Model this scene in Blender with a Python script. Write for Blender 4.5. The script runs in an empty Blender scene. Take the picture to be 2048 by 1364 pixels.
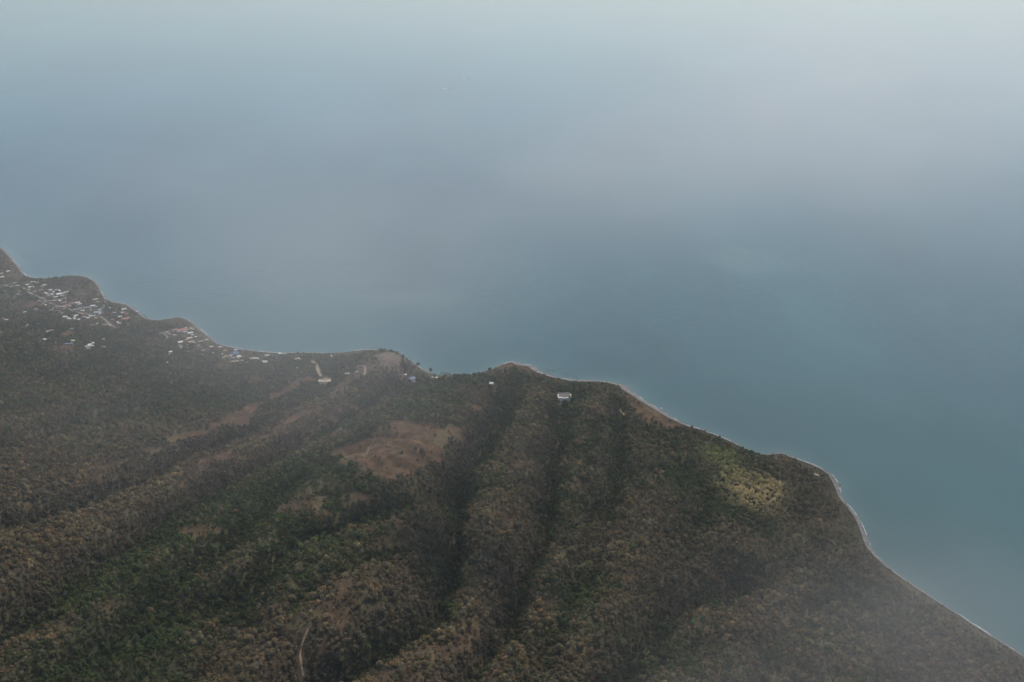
import bpy, math, random
import numpy as np
from mathutils import Vector, Matrix

R = random.Random(7)
NR = np.random.RandomState(11)
sc = bpy.context.scene
COL = sc.collection

# ------------------------------------------------------------------ camera, sky, sun, exposure
CAM_Z = 1000.0
PITCH = math.radians(22.5)
FPX = 2200.0                      # focal length in pixels of a 2048 px wide frame
cam_d = bpy.data.cameras.new('camera')
cam_d.sensor_width = 36.0
cam_d.lens = 36.0 * FPX / 2048.0
cam_d.clip_start = 1.0
cam_d.clip_end = 90000.0
cam = bpy.data.objects.new('camera', cam_d)
COL.objects.link(cam)
cam.location = (0, 0, CAM_Z)
cam.rotation_euler = (math.pi / 2 - PITCH, 0, 0)
sc.camera = cam

SUN_EL, SUN_AZ = math.radians(52), math.radians(20)      # azimuth measured from +Y towards +X
world = bpy.data.worlds.new('World')
sc.world = world
world.use_nodes = True
wn = world.node_tree
bg = wn.nodes['Background']
sky = wn.nodes.new('ShaderNodeTexSky')
sky.sky_type = 'NISHITA'
sky.sun_disc = False
sky.sun_elevation = SUN_EL
sky.sun_rotation = SUN_AZ
sky.air_density = 1.0
sky.dust_density = 1.6
sky.ozone_density = 1.0
wn.links.new(sky.outputs[0], bg.inputs[0])
bg.inputs[1].default_value = 0.08

sun_d = bpy.data.lights.new('sun', 'SUN')
sun_d.energy = 1.5
sun_d.angle = math.radians(10)
sun_d.color = (1.0, 0.90, 0.78)
sun = bpy.data.objects.new('sun', sun_d)
COL.objects.link(sun)
sdir = Vector((math.sin(SUN_AZ) * math.cos(SUN_EL), math.cos(SUN_AZ) * math.cos(SUN_EL), math.sin(SUN_EL)))
sun.rotation_euler = sdir.to_track_quat('Z', 'Y').to_euler()
sun.location = (0, 0, 3000)

sc.view_settings.view_transform = 'Standard'
sc.view_settings.look = 'None'
sc.view_settings.exposure = 0.95
sc.view_settings.gamma = 1.0
sc.view_settings.use_curve_mapping = False
sc.cycles.max_bounces = 5
sc.cycles.diffuse_bounces = 2
sc.cycles.glossy_bounces = 2
sc.cycles.transparent_max_bounces = 8
sc.cycles.volume_bounces = 1
sc.cycles.use_denoising = True

# ------------------------------------------------------------------ helpers
def ray(u, v):
    dx, dy = (u - 1024.0) / FPX, -(v - 682.0) / FPX
    c, s = math.cos(PITCH), math.sin(PITCH)
    d = np.array([dx, c + dy * s, -s + dy * c])
    return d / np.linalg.norm(d)

def flat(u, v, z=0.0):
    d = ray(u, v)
    t = (z - CAM_Z) / d[2]
    return np.array([d[0] * t, d[1] * t])

def _hash(ix, iy, seed):
    n = (ix.astype(np.int64) * 374761393 + iy.astype(np.int64) * 668265263 + seed * 1442695041) & 0xffffffff
    n = ((n ^ (n >> 13)) * 1274126177) & 0xffffffff
    return ((n ^ (n >> 16)) & 0xffff) / 65535.0

def vnoise(x, y, seed=0):
    ix, iy = np.floor(x), np.floor(y)
    fx, fy = x - ix, y - iy
    fx, fy = fx * fx * (3 - 2 * fx), fy * fy * (3 - 2 * fy)
    a, b = _hash(ix, iy, seed), _hash(ix + 1, iy, seed)
    c, d = _hash(ix, iy + 1, seed), _hash(ix + 1, iy + 1, seed)
    return (a + (b - a) * fx) * (1 - fy) + (c + (d - c) * fx) * fy

def fbm(x, y, scale, octaves=4, seed=0):
    """-1 .. 1"""
    s, amp, tot = 0.0, 1.0, 0.0
    for o in range(octaves):
        s = s + amp * (vnoise(x / scale + 17.3 * o, y / scale - 9.1 * o, seed + o) * 2 - 1)
        tot += amp; amp *= 0.5; scale *= 0.5
    return s / tot

def seg_dist(x, y, pts, closed=False):
    """distance to a polyline and the parameter (0..1) of the nearest place on it"""
    best = np.full(x.shape, 1e9); par = np.zeros(x.shape)
    P = list(pts) + ([pts[0]] if closed else [])
    n = len(P) - 1
    for i in range(n):
        ax, ay = P[i]; bx, by = P[i + 1]
        vx, vy = bx - ax, by - ay
        L = vx * vx + vy * vy + 1e-9
        t = np.clip(((x - ax) * vx + (y - ay) * vy) / L, 0, 1)
        d = np.hypot(x - ax - t * vx, y - ay - t * vy)
        m = d < best
        best = np.where(m, d, best); par = np.where(m, (i + t) / n, par)
    return best, par

def inside(x, y, pts):
    r = np.zeros(x.shape, bool)
    n = len(pts)
    for i in range(n):
        ax, ay = pts[i]; bx, by = pts[(i + 1) % n]
        if ay == by: continue
        c = ((ay > y) != (by > y)) & (x < (bx - ax) * (y - ay) / (by - ay) + ax)
        r ^= c
    return r

def sstep(a, b, x):
    t = np.clip((x - a) / (b - a), 0, 1)
    return t * t * (3 - 2 * t)

def mesh_from(name, verts, faces, mat=None, smooth=False):
    me = bpy.data.meshes.new(name)
    me.from_pydata(verts, [], faces)
    me.update()
    if mat: me.materials.append(mat)
    if smooth: me.shade_smooth()
    return me

def link(name, me, parent=None):
    o = bpy.data.objects.new(name, me)
    COL.objects.link(o)
    if parent: o.parent = parent
    return o

def tag(o, label=None, cat=None, group=None, kind=None):
    if label: o['label'] = label
    if cat: o['category'] = cat
    if group: o['group'] = group
    if kind: o['kind'] = kind
    return o

def new_mat(name, rough=0.9, spec=0.2):
    m = bpy.data.materials.new(name); m.use_nodes = True
    nt = m.node_tree
    b = nt.nodes['Principled BSDF']
    b.inputs['Roughness'].default_value = rough
    b.inputs['Specular IOR Level'].default_value = spec
    return m, nt, b

def N(nt, typ, **kw):
    n = nt.nodes.new(typ)
    for k, v in kw.items(): setattr(n, k, v)
    return n

def noisy_mat(name, c1, c2, scale=0.1, rough=0.9, detail=4, spec=0.2, bump=0.0, c3=None):
    m, nt, b = new_mat(name, rough, spec)
    tc = N(nt, 'ShaderNodeTexCoord')
    no = N(nt, 'ShaderNodeTexNoise'); no.inputs['Scale'].default_value = scale; no.inputs['Detail'].default_value = detail
    nt.links.new(tc.outputs['Object'], no.inputs['Vector'])
    cr = N(nt, 'ShaderNodeValToRGB')
    cr.color_ramp.elements[0].position = 0.35; cr.color_ramp.elements[0].color = (*c1, 1)
    cr.color_ramp.elements[1].position = 0.68; cr.color_ramp.elements[1].color = (*c2, 1)
    if c3:
        e = cr.color_ramp.elements.new(0.52); e.color = (*c3, 1)
    nt.links.new(no.outputs['Fac'], cr.inputs['Fac'])
    nt.links.new(cr.outputs['Color'], b.inputs['Base Color'])
    if bump:
        bp = N(nt, 'ShaderNodeBump'); bp.inputs['Strength'].default_value = bump
        nt.links.new(no.outputs['Fac'], bp.inputs['Height']); nt.links.new(bp.outputs[0], b.inputs['Normal'])
    return m

# ------------------------------------------------------------------ coastline (read off the photograph, laid on sea level)
COAST_PX = [(-900,330),(-420,395),(-200,440),(-60,478),(0,492),(28,522),(44,543),(50,553),(82,558),(123,555),(156,550),(185,558),(197,571),(203,587),
 (218,604),(252,608),(262,615),(276,625),(288,636),(306,641),(334,639),(359,634),(381,643),(397,657),(420,676),(437,690),(459,694),(490,700),
 (534,705),(560,706),(619,705),(650,708),(681,706),(717,701),(739,699),(754,701),(777,707),(797,712),(809,719),(823,727),(840,736),(862,748),
 (877,753),(903,750),(924,752),(946,750),(972,742),(993,735),(1003,728),(1028,723),(1038,728),(1066,731),(1076,742),(1096,750),(1118,757),
 (1161,761),(1204,762),(1236,768),(1255,774),(1264,786),(1279,795),(1298,808),(1320,820),(1345,836),(1375,852),(1398,858),(1424,868),(1450,878),(1473,889),
 (1509,906),(1528,911),(1545,908),(1566,906),(1584,915),(1610,924),(1638,935),(1657,945),(1671,958),(1678,978),(1685,1001),(1706,1023),(1716,1038),(1724,1055),
 (1733,1078),(1742,1098),(1758,1118),(1792,1147),(1855,1190),(1926,1236),(1997,1282),(2048,1312),(2300,1470),(2900,1840)]
coast = [tuple(flat(u, v)) for u, v in COAST_PX]
def chaikin(P, k):
    for _ in range(k):
        Q = [P[0]]
        for a, b in zip(P[:-1], P[1:]):
            Q += [(0.75*a[0]+0.25*b[0], 0.75*a[1]+0.25*b[1]), (0.25*a[0]+0.75*b[0], 0.25*a[1]+0.75*b[1])]
        P = Q + [P[-1]]
    return P
coast_s = chaikin(coast, 1)
land_poly = coast_s + [(coast[-1][0] + 500, -1500), (-5200, -1500), (-5200, coast[0][1])]

X0, X1, Y0, Y1, STEP = -3000.0, 1900.0, -300.0, 4900.0, 8.0
gx = np.arange(X0, X1 + 1, STEP); gy = np.arange(Y0, Y1 + 1, STEP)
GX, GY = np.meshgrid(gx, gy)
dcoast, _ = seg_dist(GX, GY, coast_s)
ins = inside(GX, GY, land_poly)
sd = np.where(ins, dcoast, -dcoast)                                   # signed distance, inland positive

def blur(a, r, k=2):
    for _ in range(k):
        for ax in (0, 1):
            p = np.pad(a, [(r + 1, r) if i == ax else (0, 0) for i in (0, 1)], mode='edge')
            c = np.cumsum(p, axis=ax)
            n = a.shape[ax]
            hi = np.take(c, np.arange(2*r + 1, 2*r + 1 + n), axis=ax); lo = np.take(c, np.arange(0, n), axis=ax)
            a = (hi - lo) / (2*r + 1)
    return a

def lut(a, x, y):
    fx = np.clip((np.asarray(x, float) - X0) / STEP, 0, len(gx) - 1.001); fy = np.clip((np.asarray(y, float) - Y0) / STEP, 0, len(gy) - 1.001)
    ix, iy = fx.astype(int), fy.astype(int); tx, ty = fx - ix, fy - iy
    return (a[iy, ix]*(1-tx) + a[iy, ix+1]*tx)*(1-ty) + (a[iy+1, ix]*(1-tx) + a[iy+1, ix+1]*tx)*ty

sdb = blur(np.maximum(sd, 0), 6)
# gentle coastal plain under the village on the left, steeper slopes to the right
plain = 1 - sstep(-560, -260, GX + 0.10 * (GY - 2300))
rise_r = 0.19 * sdb + 6 * (1 - np.exp(-sdb / 45))
rise_l = 0.035 * sdb + 0.125 * np.maximum(sdb - 260, 0) * sstep(200, 500, sdb)
base = rise_r * (1 - plain) + rise_l * plain
base = blur(base, 5)
base_s = base + 14 * fbm(GX, GY, 330, 3, 5) * sstep(60, 300, sdb)

def hit(u, v, H):
    d = ray(u, v)
    t = np.arange(500, 7000, 2.0)
    x, y, z = d[0]*t, d[1]*t, CAM_Z + d[2]*t
    k = np.argmax(z <= np.maximum(lut(H, x, y), 0.0))
    if z[k] > np.maximum(lut(H, x[k], y[k]), 0.0) + 1:
        k = len(t) - 1
    return x[k], y[k]

# ravines: pixel lines of their floors, depth, half width
RAVINES = [
 ([(560,1420),(640,1364),(750,1300),(850,1240),(890,1180),(900,1100),(905,1010),(922,950),(947,893),(990,850),(1010,800),(1030,762),(1032,745)], 52, 52),
 ([(900,1420),(940,1364),(1003,1290),(1030,1190),(1055,1120),(1078,1050),(1088,1000),(1102,930),(1120,870),(1130,812),(1150,775)], 48, 44),
 ([(1150,1400),(1200,1364),(1281,1306),(1325,1245),(1338,1205),(1390,1192),(1450,1168),(1520,1150)], 36, 50),
 ([(1245,805),(1242,870),(1235,950),(1205,1060),(1170,1150)], 20, 38),
 ([(-80,1075),(60,1040),(200,995),(266,963),(307,948),(359,917),(420,890),(480,868),(526,845),(581,815),(632,790),(650,768),(668,745),(690,725),(715,712)], 36, 52),
 ([(-60,1300),(40,1250),(100,1190),(180,1130),(270,1085),(307,1037),(376,1009),(410,992),(444,968),(495,941),(547,914),(581,893),(640,868),(690,838),(735,808),(780,782),(840,765)], 40, 56),
 ([(470,1190),(515,1165),(560,1110),(600,1075),(655,1058),(690,1046),(734,1025),(764,1000),(822,992),(866,980),(905,962)], 34, 44),
 ([(640,1300),(560,1250),(480,1225),(400,1200)], 12, 40),
 ([(0,900),(120,860),(260,830),(400,770),(470,750)], 12, 60),
 ([(60,1360),(150,1320),(250,1290),(330,1240),(420,1190)], 16, 50),
 ([(1500,1364),(1560,1290),(1640,1220),(1700,1160)], 12, 55),
 ([(1040,1400),(1090,1300),(1130,1200),(1150,1100),(1170,1000),(1182,900),(1188,840)], 17, 34),
 ([(200,1290),(300,1200),(380,1130),(450,1080),(540,1000),(600,960),(680,905),(740,880)], 22, 38),
 ([(600,1200),(650,1150),(740,1110),(820,1075),(880,1062)], 18, 36),
 ([(350,760),(430,745),(520,740),(560,730)], 10, 40),
 ([(1560,1080),(1500,1140),(1440,1230),(1380,1320)], 14, 40),
 ([(1640,980),(1600,1040),(1580,1100)], 10, 36),
 ([(1370,1140),(1400,1060),(1420,1010),(1400,950)], 9, 45),
]
H = base_s.copy()
rav_w = np.zeros_like(H)
for pts, dep, w in RAVINES:
    low = base_s - 0.5 * dep
    line = [hit(u, v, low) for u, v in pts]
    line = chaikin(line, 1)
    jx = GX + 16 * fbm(GX, GY, 110, 3, 31); jy = GY + 16 * fbm(GX, GY, 110, 3, 47)
    d, par = seg_dist(jx, jy, line)
    prof = np.exp(-(d / (w * .60)) ** 1.0)
    fade = sstep(0, 70, sd)
    H = H - 1.2 * dep * prof * fade
    rav_w = np.maximum(rav_w, prof * fade * dep / 50)
# side gullies and rough ground
rid = 1 - np.abs(fbm(GX + 0.35 * GY, GY * 0.62, 130, 3, 91)) * 2.2       # branching side gullies, drawn out downhill
rough = (5.0 * fbm(GX, GY, 90, 3, 77) - 10.0 * np.clip(rid, 0, 1) ** 3 - 5.0 * np.clip(1 - np.abs(fbm(GX, GY, 62, 2, 191)) * 2.5, 0, 1) ** 2) * sstep(40, 220, sdb) * (1 - 0.75 * plain)
rav_w = np.maximum(rav_w, .45 * np.clip(rid, 0, 1) ** 3)
H = H + rough
# spur that ends in the bare knoll by the sea, and its ridge
def bump_at(u, v, z, hgt, rx, ry):
    global H
    x, y = flat(u, v, z)
    H = H + hgt * np.exp(-(((GX - x) / rx) ** 2 + ((GY - y) / ry) ** 2))
bump_at(772, 716, 30, 26, 60, 70)
bump_at(640, 712, 8, 5, 60, 50)
bump_at(1200, 800, 40, 14, 90, 90)
H = np.maximum(H, 2.2 + 0.02 * np.minimum(sdb, 60))
shore = sstep(-6, 26, sd)
H = np.where(sd > 0, H * shore + 0.2, np.maximum(-14, 0.10 * sd * 2 - 0.5))
H = np.where(sd > 0, np.maximum(H, 0.15 + 0.05 * np.minimum(sd, 30)), H)


# check dams: a levelled bed of sediment held behind a concrete wall (u, v of the wall foot, half width m, height m, depth of bed m)
DAMS = []
for du, dv, hw, hh, dpt in ((1129, 803, 13, 8.5, 22), (649, 768, 12, 6.5, 10)):
    x, y = hit(du, dv, H); zb = float(lut(H, x, y))
    zt = zb + hh
    gxl = np.maximum(np.abs(GX - x) - hw, 0); gyl = np.maximum(np.maximum(y + 3 - GY, GY - (y + 3 + dpt)), 0)
    q = np.hypot(gxl, np.where(GY < y + 3, gyl * 3, gyl))
    mk = 1 - sstep(1, 15, q)
    H = H * (1 - mk) + np.where(GY < y + 3, np.minimum(H, zt), zt) * mk
    # keep the ground in front of the wall low
    mf = (1 - sstep(0, 6, np.maximum(np.abs(GX - x) - hw, 0))) * (1 - sstep(6, 14, np.abs(GY - (y - 12))))
    H = np.where(mf > 0, H * (1 - mf) + np.minimum(H, zb) * mf, H)
    DAMS.append((x, y, zb, zt, hw, hh, dpt))

# ------------------------------------------------------------------ patches of ground (world space)
def wpt(u, v):
    return hit(u, v, H)
def wpoly(P): return [wpt(u, v) for u, v in P]
def blob(x, y, u, v, ru, rv):
    cx, cy = wpt(u, v)
    z = float(lut(H, cx, cy)); dist = math.sqrt(cx*cx + cy*cy + (CAM_Z - z)**2)
    m = dist / FPX; dep = (CAM_Z - z) / dist
    return np.sqrt(((x - cx) / (ru * m)) ** 2 + ((y - cy) / (rv * m / dep)) ** 2)

CLEARING = wpoly([(793,843),(755,853),(723,877),(688,885),(664,906),(688,926),(728,938),(752,953),(793,964),(825,956),(852,932),(881,912),(907,888),(912,868),(881,853),(837,850)])
SHORE_STRIP = wpoly([(1256,790),(1262,822),(1300,846),(1345,859),(1374,855),(1332,829),(1290,803)])
CREST = wpoly([(622,758),(595,768),(560,792),(526,806),(492,826),(471,848),(424,850),(393,864),(355,881),(328,895),(300,905)])
CREST2 = wpoly([(730,735),(705,752),(690,775),(660,800),(630,820),(590,838),(560,860),(520,880),(470,900),(430,918),(390,926)])
# (u, v, ru, rv, strength)
DRY = [(950,816,26,11,1),(912,862,20,15,1),(707,817,20,7,1),(683,822,8,7,1),(775,716,30,13,1),(798,741,12,6,.9),(65,930,22,7,.7),(142,930,16,6,.7),
 (400,828,18,10,.8),(440,735,16,8,.9),(500,762,22,9,.8),(562,845,30,12,.9),(640,848,16,10,.8),(672,838,10,9,.8),(137,666,16,7,1),(125,700,34,9,.8),
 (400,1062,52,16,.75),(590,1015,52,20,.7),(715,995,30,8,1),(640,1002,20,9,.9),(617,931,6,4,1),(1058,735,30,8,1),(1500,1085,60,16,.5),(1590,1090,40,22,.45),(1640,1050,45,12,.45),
 (470,1100,28,22,.6),(1330,1012,30,16,.5),(770,805,10,12,.7),(985,772,14,8,.8),(1068,768,12,4,.9),(1205,778,20,4,.6),(825,1000,6,4,.5),(860,1012,28,12,.5),
 (545,735,26,6,.6),(470,722,26,7,.8),(420,700,40,10,.45),(380,680,30,10,.45),(180,640,50,14,.4),(120,605,45,12,.5),(172,583,26,11,.6),(30,530,26,20,.45),(1015,731,18,7,.95),(60,610,14,6,1),
 (230,655,22,10,.6),(1095,785,16,8,.7),(845,1060,14,8,.4),(1040,1075,18,16,.4),(600,1320,18,22,.5),(445,1310,22,12,.6),(760,1170,16,10,.6),(545,1250,20,12,.4),
 (350,645,40,9,.5),(700,735,20,6,.7),(595,748,10,9,.8),(622,742,14,14,.6),(1515,955,12,5,.3),(1010,1010,14,12,.3),(250,735,20,8,.4),(330,740,24,8,.4)]
# vegetation tone: (u, v, greenness)  0 = leafless grey brown, 1 = green
TONE = [(500,1000,1),(350,1085,.95),(200,1180,.9),(560,1070,.8),(740,1080,.85),(300,1150,.9),(100,1230,.6),(130,1350,.75),(250,1290,.8),(600,1140,.85),(760,1290,.85),(700,855,.8),
 (860,820,.9),(780,800,.8),(600,775,.75),(250,800,.6),(480,790,.75),(650,960,.8),(590,960,.8),(1250,790,.5),(1130,860,.8),(1140,910,.6),(1400,960,.7),(1450,900,.6),(1180,1190,.9),(1210,1250,.85),
 (1280,1310,1),(890,1165,.9),(1000,975,.6),(1040,840,.75),(950,845,.8),(50,900,.15),(50,1110,.05),(150,1080,.1),(30,1180,.2),(250,1020,.2),(130,1000,.1),(420,950,.15),(330,950,.1),(550,1230,.35),
 (600,1260,.15),(700,1200,.15),(770,1150,.2),(850,1090,.25),(930,1150,.15),(980,1150,.25),(850,1310,.3),(1050,1250,.3),(1100,1130,.3),(1090,950,.3),(1065,880,.35),(1010,1050,.25),(1280,1100,.3),
 (1300,1170,.2),(1350,1090,.35),(1600,930,.2),(1620,990,.2),(1700,1120,.3),(1600,1200,.3),(1500,1250,.3),(1850,1300,.35),(1250,1250,.2),(530,850,.15),(620,815,.25),(560,900,.1),(920,890,.1),
 (980,790,.35),(1180,830,.45),(1300,900,.35),(450,1240,.4),(560,1330,.15),(20,1350,.5),(1500,1130,.4),(1750,1200,.5),(200,870,.35),(380,800,.55),(120,760,.5),(300,700,.6),(150,640,.5),(700,725,.9),(640,712,.9),
 (850,745,.6),(920,765,.85),(700,920,.7),(1040,770,.4),(1200,800,.4),(1390,1330,.5),(1150,1330,.3),(1050,1340,.25),(950,1340,.3),(400,1010,.35),(200,950,.2),(330,1340,.6),(480,1150,.55),(960,940,.7),(1530,1050,.8)]
tone_w = [(*wpt(u, v), g) for u, v, g in TONE]
def tone(x, y):
    num = 0; den = 1e-12
    for cx, cy, g in tone_w:
        w = 1 / (((x - cx) ** 2 + (y - cy) ** 2) + 900) ** 1.6
        num = num + w * g; den = den + w
    return num / den
dry_cache = [(*wpt(u, v), u, v, ru, rv, s) for u, v, ru, rv, s in DRY]
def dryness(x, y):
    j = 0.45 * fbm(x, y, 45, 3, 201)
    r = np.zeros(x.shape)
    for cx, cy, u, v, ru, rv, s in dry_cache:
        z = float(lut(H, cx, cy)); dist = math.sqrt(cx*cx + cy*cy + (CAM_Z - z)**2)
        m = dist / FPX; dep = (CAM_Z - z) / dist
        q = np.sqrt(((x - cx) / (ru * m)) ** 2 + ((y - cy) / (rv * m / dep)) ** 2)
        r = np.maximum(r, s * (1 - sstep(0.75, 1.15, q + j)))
    r = np.maximum(r, inside(x + 16*fbm(x, y, 40, 3, 5), y + 20*fbm(x, y, 40, 3, 6), CLEARING) * 1.0)
    r = np.maximum(r, inside(x + 5*fbm(x, y, 20, 2, 8), y, SHORE_STRIP) * 1.0)
    d, p = seg_dist(x, y, CREST)
    r = np.maximum(r, 1.0 * (1 - sstep(10, 20, d + 26 * fbm(x, y, 34, 3, 14) + 4 * p)))
    d, p = seg_dist(x, y, CREST2)
    r = np.maximum(r, 0.95 * (1 - sstep(10, 20, d + 24 * fbm(x, y, 38, 3, 15) + 3 * p)))
    cv = lut(CURV, x, y); tn_ = tone(x, y)
    op = fbm(x, y, 58, 3, 611) + .55 * fbm(x, y, 24, 2, 612) + .55 * cv - .22 * (tn_ - .4) - .25 * np.maximum(lut(rav_w, x, y) - .3, 0)
    r = np.maximum(r, .62 * sstep(.62, .95, op) * sstep(20, 60, lut(sd, x, y)) * (1 - .55 * sstep(100, 500, x)))
    return r
CURV = np.clip((H - blur(H, 7)) / 9.0, -1, 1)
KNOLL = wpt(775, 716)

# ------------------------------------------------------------------ terrain mesh
keep = (sd > -160)
idx = -np.ones(GX.shape, int)
# quads where all corners are kept
kq = keep[:-1, :-1] & keep[1:, :-1] & keep[:-1, 1:] & keep[1:, 1:]
used = np.zeros(GX.shape, bool)
used[:-1, :-1] |= kq; used[1:, :-1] |= kq; used[:-1, 1:] |= kq; used[1:, 1:] |= kq
idx[used] = np.arange(used.sum())
V = np.stack([GX[used], GY[used], H[used]], 1)
a, b, c, d = idx[:-1, :-1][kq], idx[:-1, 1:][kq], idx[1:, 1:][kq], idx[1:, :-1][kq]
F = np.stack([a, b, c, d], 1)
me = bpy.data.meshes.new('terrain')
me.vertices.add(len(V)); me.vertices.foreach_set('co', V.astype(np.float32).ravel())
me.loops.add(F.size); me.loops.foreach_set('vertex_index', F.astype(np.int32).ravel())
me.polygons.add(len(F)); me.polygons.foreach_set('loop_start', np.arange(0, F.size, 4, dtype=np.int32))
me.update(calc_edges=True)
me.shade_smooth()
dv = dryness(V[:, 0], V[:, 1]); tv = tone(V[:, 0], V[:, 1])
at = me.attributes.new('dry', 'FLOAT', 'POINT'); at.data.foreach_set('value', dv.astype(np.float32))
kn = np.exp(-(((V[:,0]-KNOLL[0])/55)**2 + ((V[:,1]-KNOLL[1])/70)**2))
at = me.attributes.new('pale', 'FLOAT', 'POINT'); at.data.foreach_set('value', kn.astype(np.float32))
gm, nt, bs = new_mat('dry_ground', 0.95, 0.1)
tc = N(nt, 'ShaderNodeTexCoord')
n1 = N(nt, 'ShaderNodeTexNoise'); n1.inputs['Scale'].default_value = 0.05; n1.inputs['Detail'].default_value = 8; n1.inputs['Roughness'].default_value = 0.65
n2 = N(nt, 'ShaderNodeTexNoise'); n2.inputs['Scale'].default_value = 0.012; n2.inputs['Detail'].default_value = 5
for n in (n1, n2): nt.links.new(tc.outputs['Object'], n.inputs['Vector'])
r1 = N(nt, 'ShaderNodeValToRGB')
for p, cc in ((0.36, (0.040, 0.026, 0.015)), (0.52, (0.078, 0.047, 0.027)), (0.66, (0.138, 0.086, 0.046))):
    if p == 0.36: e = r1.color_ramp.elements[0]; e.position = p
    elif p == 0.66: e = r1.color_ramp.elements[-1]; e.position = p
    else: e = r1.color_ramp.elements.new(p)
    e.color = (*cc, 1)
nt.links.new(n1.outputs['Fac'], r1.inputs['Fac'])
at = me.attributes.new('lush', 'FLOAT', 'POINT'); at.data.foreach_set('value', np.clip(tv + .25*fbm(V[:,0], V[:,1], 75, 3, 401), 0, 1).astype(np.float32))
r2b = N(nt, 'ShaderNodeValToRGB')
r2b.color_ramp.elements[0].position = 0.35; r2b.color_ramp.elements[0].color = (0.022, 0.030, 0.014, 1)
r2b.color_ramp.elements[1].position = 0.65; r2b.color_ramp.elements[1].color = (0.045, 0.050, 0.022, 1)
r2 = N(nt, 'ShaderNodeValToRGB')
r2.color_ramp.elements[0].position = 0.35; r2.color_ramp.elements[0].color = (0.045, 0.034, 0.026, 1)
r2.color_ramp.elements[1].position = 0.65; r2.color_ramp.elements[1].color = (0.075, 0.056, 0.040, 1)
nt.links.new(n1.outputs['Fac'], r2.inputs['Fac'])
nt.links.new(n1.outputs['Fac'], r2b.inputs['Fac'])
al = N(nt, 'ShaderNodeAttribute'); al.attribute_name = 'lush'
fl = N(nt, 'ShaderNodeMix', data_type='RGBA')
nt.links.new(al.outputs['Fac'], fl.inputs[0]); nt.links.new(r2.outputs[0], fl.inputs[6]); nt.links.new(r2b.outputs[0], fl.inputs[7])
ad = N(nt, 'ShaderNodeAttribute'); ad.attribute_name = 'dry'
ap = N(nt, 'ShaderNodeAttribute'); ap.attribute_name = 'pale'
mx = N(nt, 'ShaderNodeMix', data_type='RGBA')
nt.links.new(ad.outputs['Fac'], mx.inputs[0]); nt.links.new(fl.outputs[2], mx.inputs[6]); nt.links.new(r1.outputs[0], mx.inputs[7])
gr = N(nt, 'ShaderNodeMix', data_type='RGBA'); gr.inputs[7].default_value = (0.11, 0.105, 0.055, 1)
g2 = N(nt, 'ShaderNodeValToRGB'); g2.color_ramp.elements[0].position = 0.5; g2.color_ramp.elements[1].position = 0.7
g2.color_ramp.elements[1].color = (0.6, 0.6, 0.6, 1)
nt.links.new(n2.outputs['Fac'], g2.inputs[0]); nt.links.new(g2.outputs[0], gr.inputs[0]); nt.links.new(mx.outputs[2], gr.inputs[6])
pl = N(nt, 'ShaderNodeMix', data_type='RGBA'); pl.inputs[7].default_value = (0.20, 0.16, 0.14, 1)
pm = N(nt, 'ShaderNodeMath', operation='MULTIPLY'); nt.links.new(ap.outputs['Fac'], pm.inputs[0]); nt.links.new(n1.outputs['Fac'], pm.inputs[1])
nt.links.new(pm.outputs[0], pl.inputs[0]); nt.links.new(gr.outputs[2], pl.inputs[6])
nt.links.new(pl.outputs[2], bs.inputs['Base Color'])
bp = N(nt, 'ShaderNodeBump'); bp.inputs['Strength'].default_value = 0.6; bp.inputs['Distance'].default_value = 2.0
nt.links.new(n1.outputs['Fac'], bp.inputs['Height']); nt.links.new(bp.outputs[0], bs.inputs['Normal'])
me.materials.append(gm)
tag(link('terrain', me), kind='structure')

# ------------------------------------------------------------------ sea
wm, nt, bs = new_mat('sea_water', 0.07, 0.5)
bs.inputs['IOR'].default_value = 1.33
tc = N(nt, 'ShaderNodeTexCoord')
geo = N(nt, 'ShaderNodeNewGeometry')
n1 = N(nt, 'ShaderNodeTexNoise'); n1.inputs['Scale'].default_value = 0.0011; n1.inputs['Detail'].default_value = 5; n1.inputs['Roughness'].default_value = 0.6
mpw = N(nt, 'ShaderNodeMapping'); mpw.inputs['Scale'].default_value = (1, 0.42, 1); mpw.inputs['Rotation'].default_value = (0, 0, 0.5)
nt.links.new(geo.outputs['Position'], mpw.inputs['Vector']); nt.links.new(mpw.outputs[0], n1.inputs['Vector'])
cr = N(nt, 'ShaderNodeValToRGB')
cr.color_ramp.elements[0].position = 0.32; cr.color_ramp.elements[0].color = (0.006, 0.042, 0.050, 1)
cr.color_ramp.elements[1].position = 0.72; cr.color_ramp.elements[1].color = (0.015, 0.096, 0.100, 1)
nt.links.new(n1.outputs['Fac'], cr.inputs[0])
sh = N(nt, 'ShaderNodeAttribute'); sh.attribute_name = 'shallow'
mx = N(nt, 'ShaderNodeMix', data_type='RGBA'); mx.inputs[7].default_value = (0.065, 0.125, 0.115, 1)
nt.links.new(sh.outputs['Fac'], mx.inputs[0]); nt.links.new(cr.outputs[0], mx.inputs[6]); nt.links.new(mx.outputs[2], bs.inputs['Base Color'])
w1 = N(nt, 'ShaderNodeTexNoise'); w1.inputs['Scale'].default_value = 0.05; w1.inputs['Detail'].default_value = 4; w1.inputs['Roughness'].default_value = 0.6
mp2 = N(nt, 'ShaderNodeMapping'); mp2.inputs['Scale'].default_value = (1, 2.2, 1); mp2.inputs['Rotation'].default_value = (0, 0, -0.7)
nt.links.new(geo.outputs['Position'], mp2.inputs['Vector']); nt.links.new(mp2.outputs[0], w1.inputs['Vector'])
bp = N(nt, 'ShaderNodeBump'); bp.inputs['Strength'].default_value = 0.4; bp.inputs['Distance'].default_value = 0.8
nt.links.new(w1.outputs['Fac'], bp.inputs['Height']); nt.links.new(bp.outputs[0], bs.inputs['Normal'])
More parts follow.
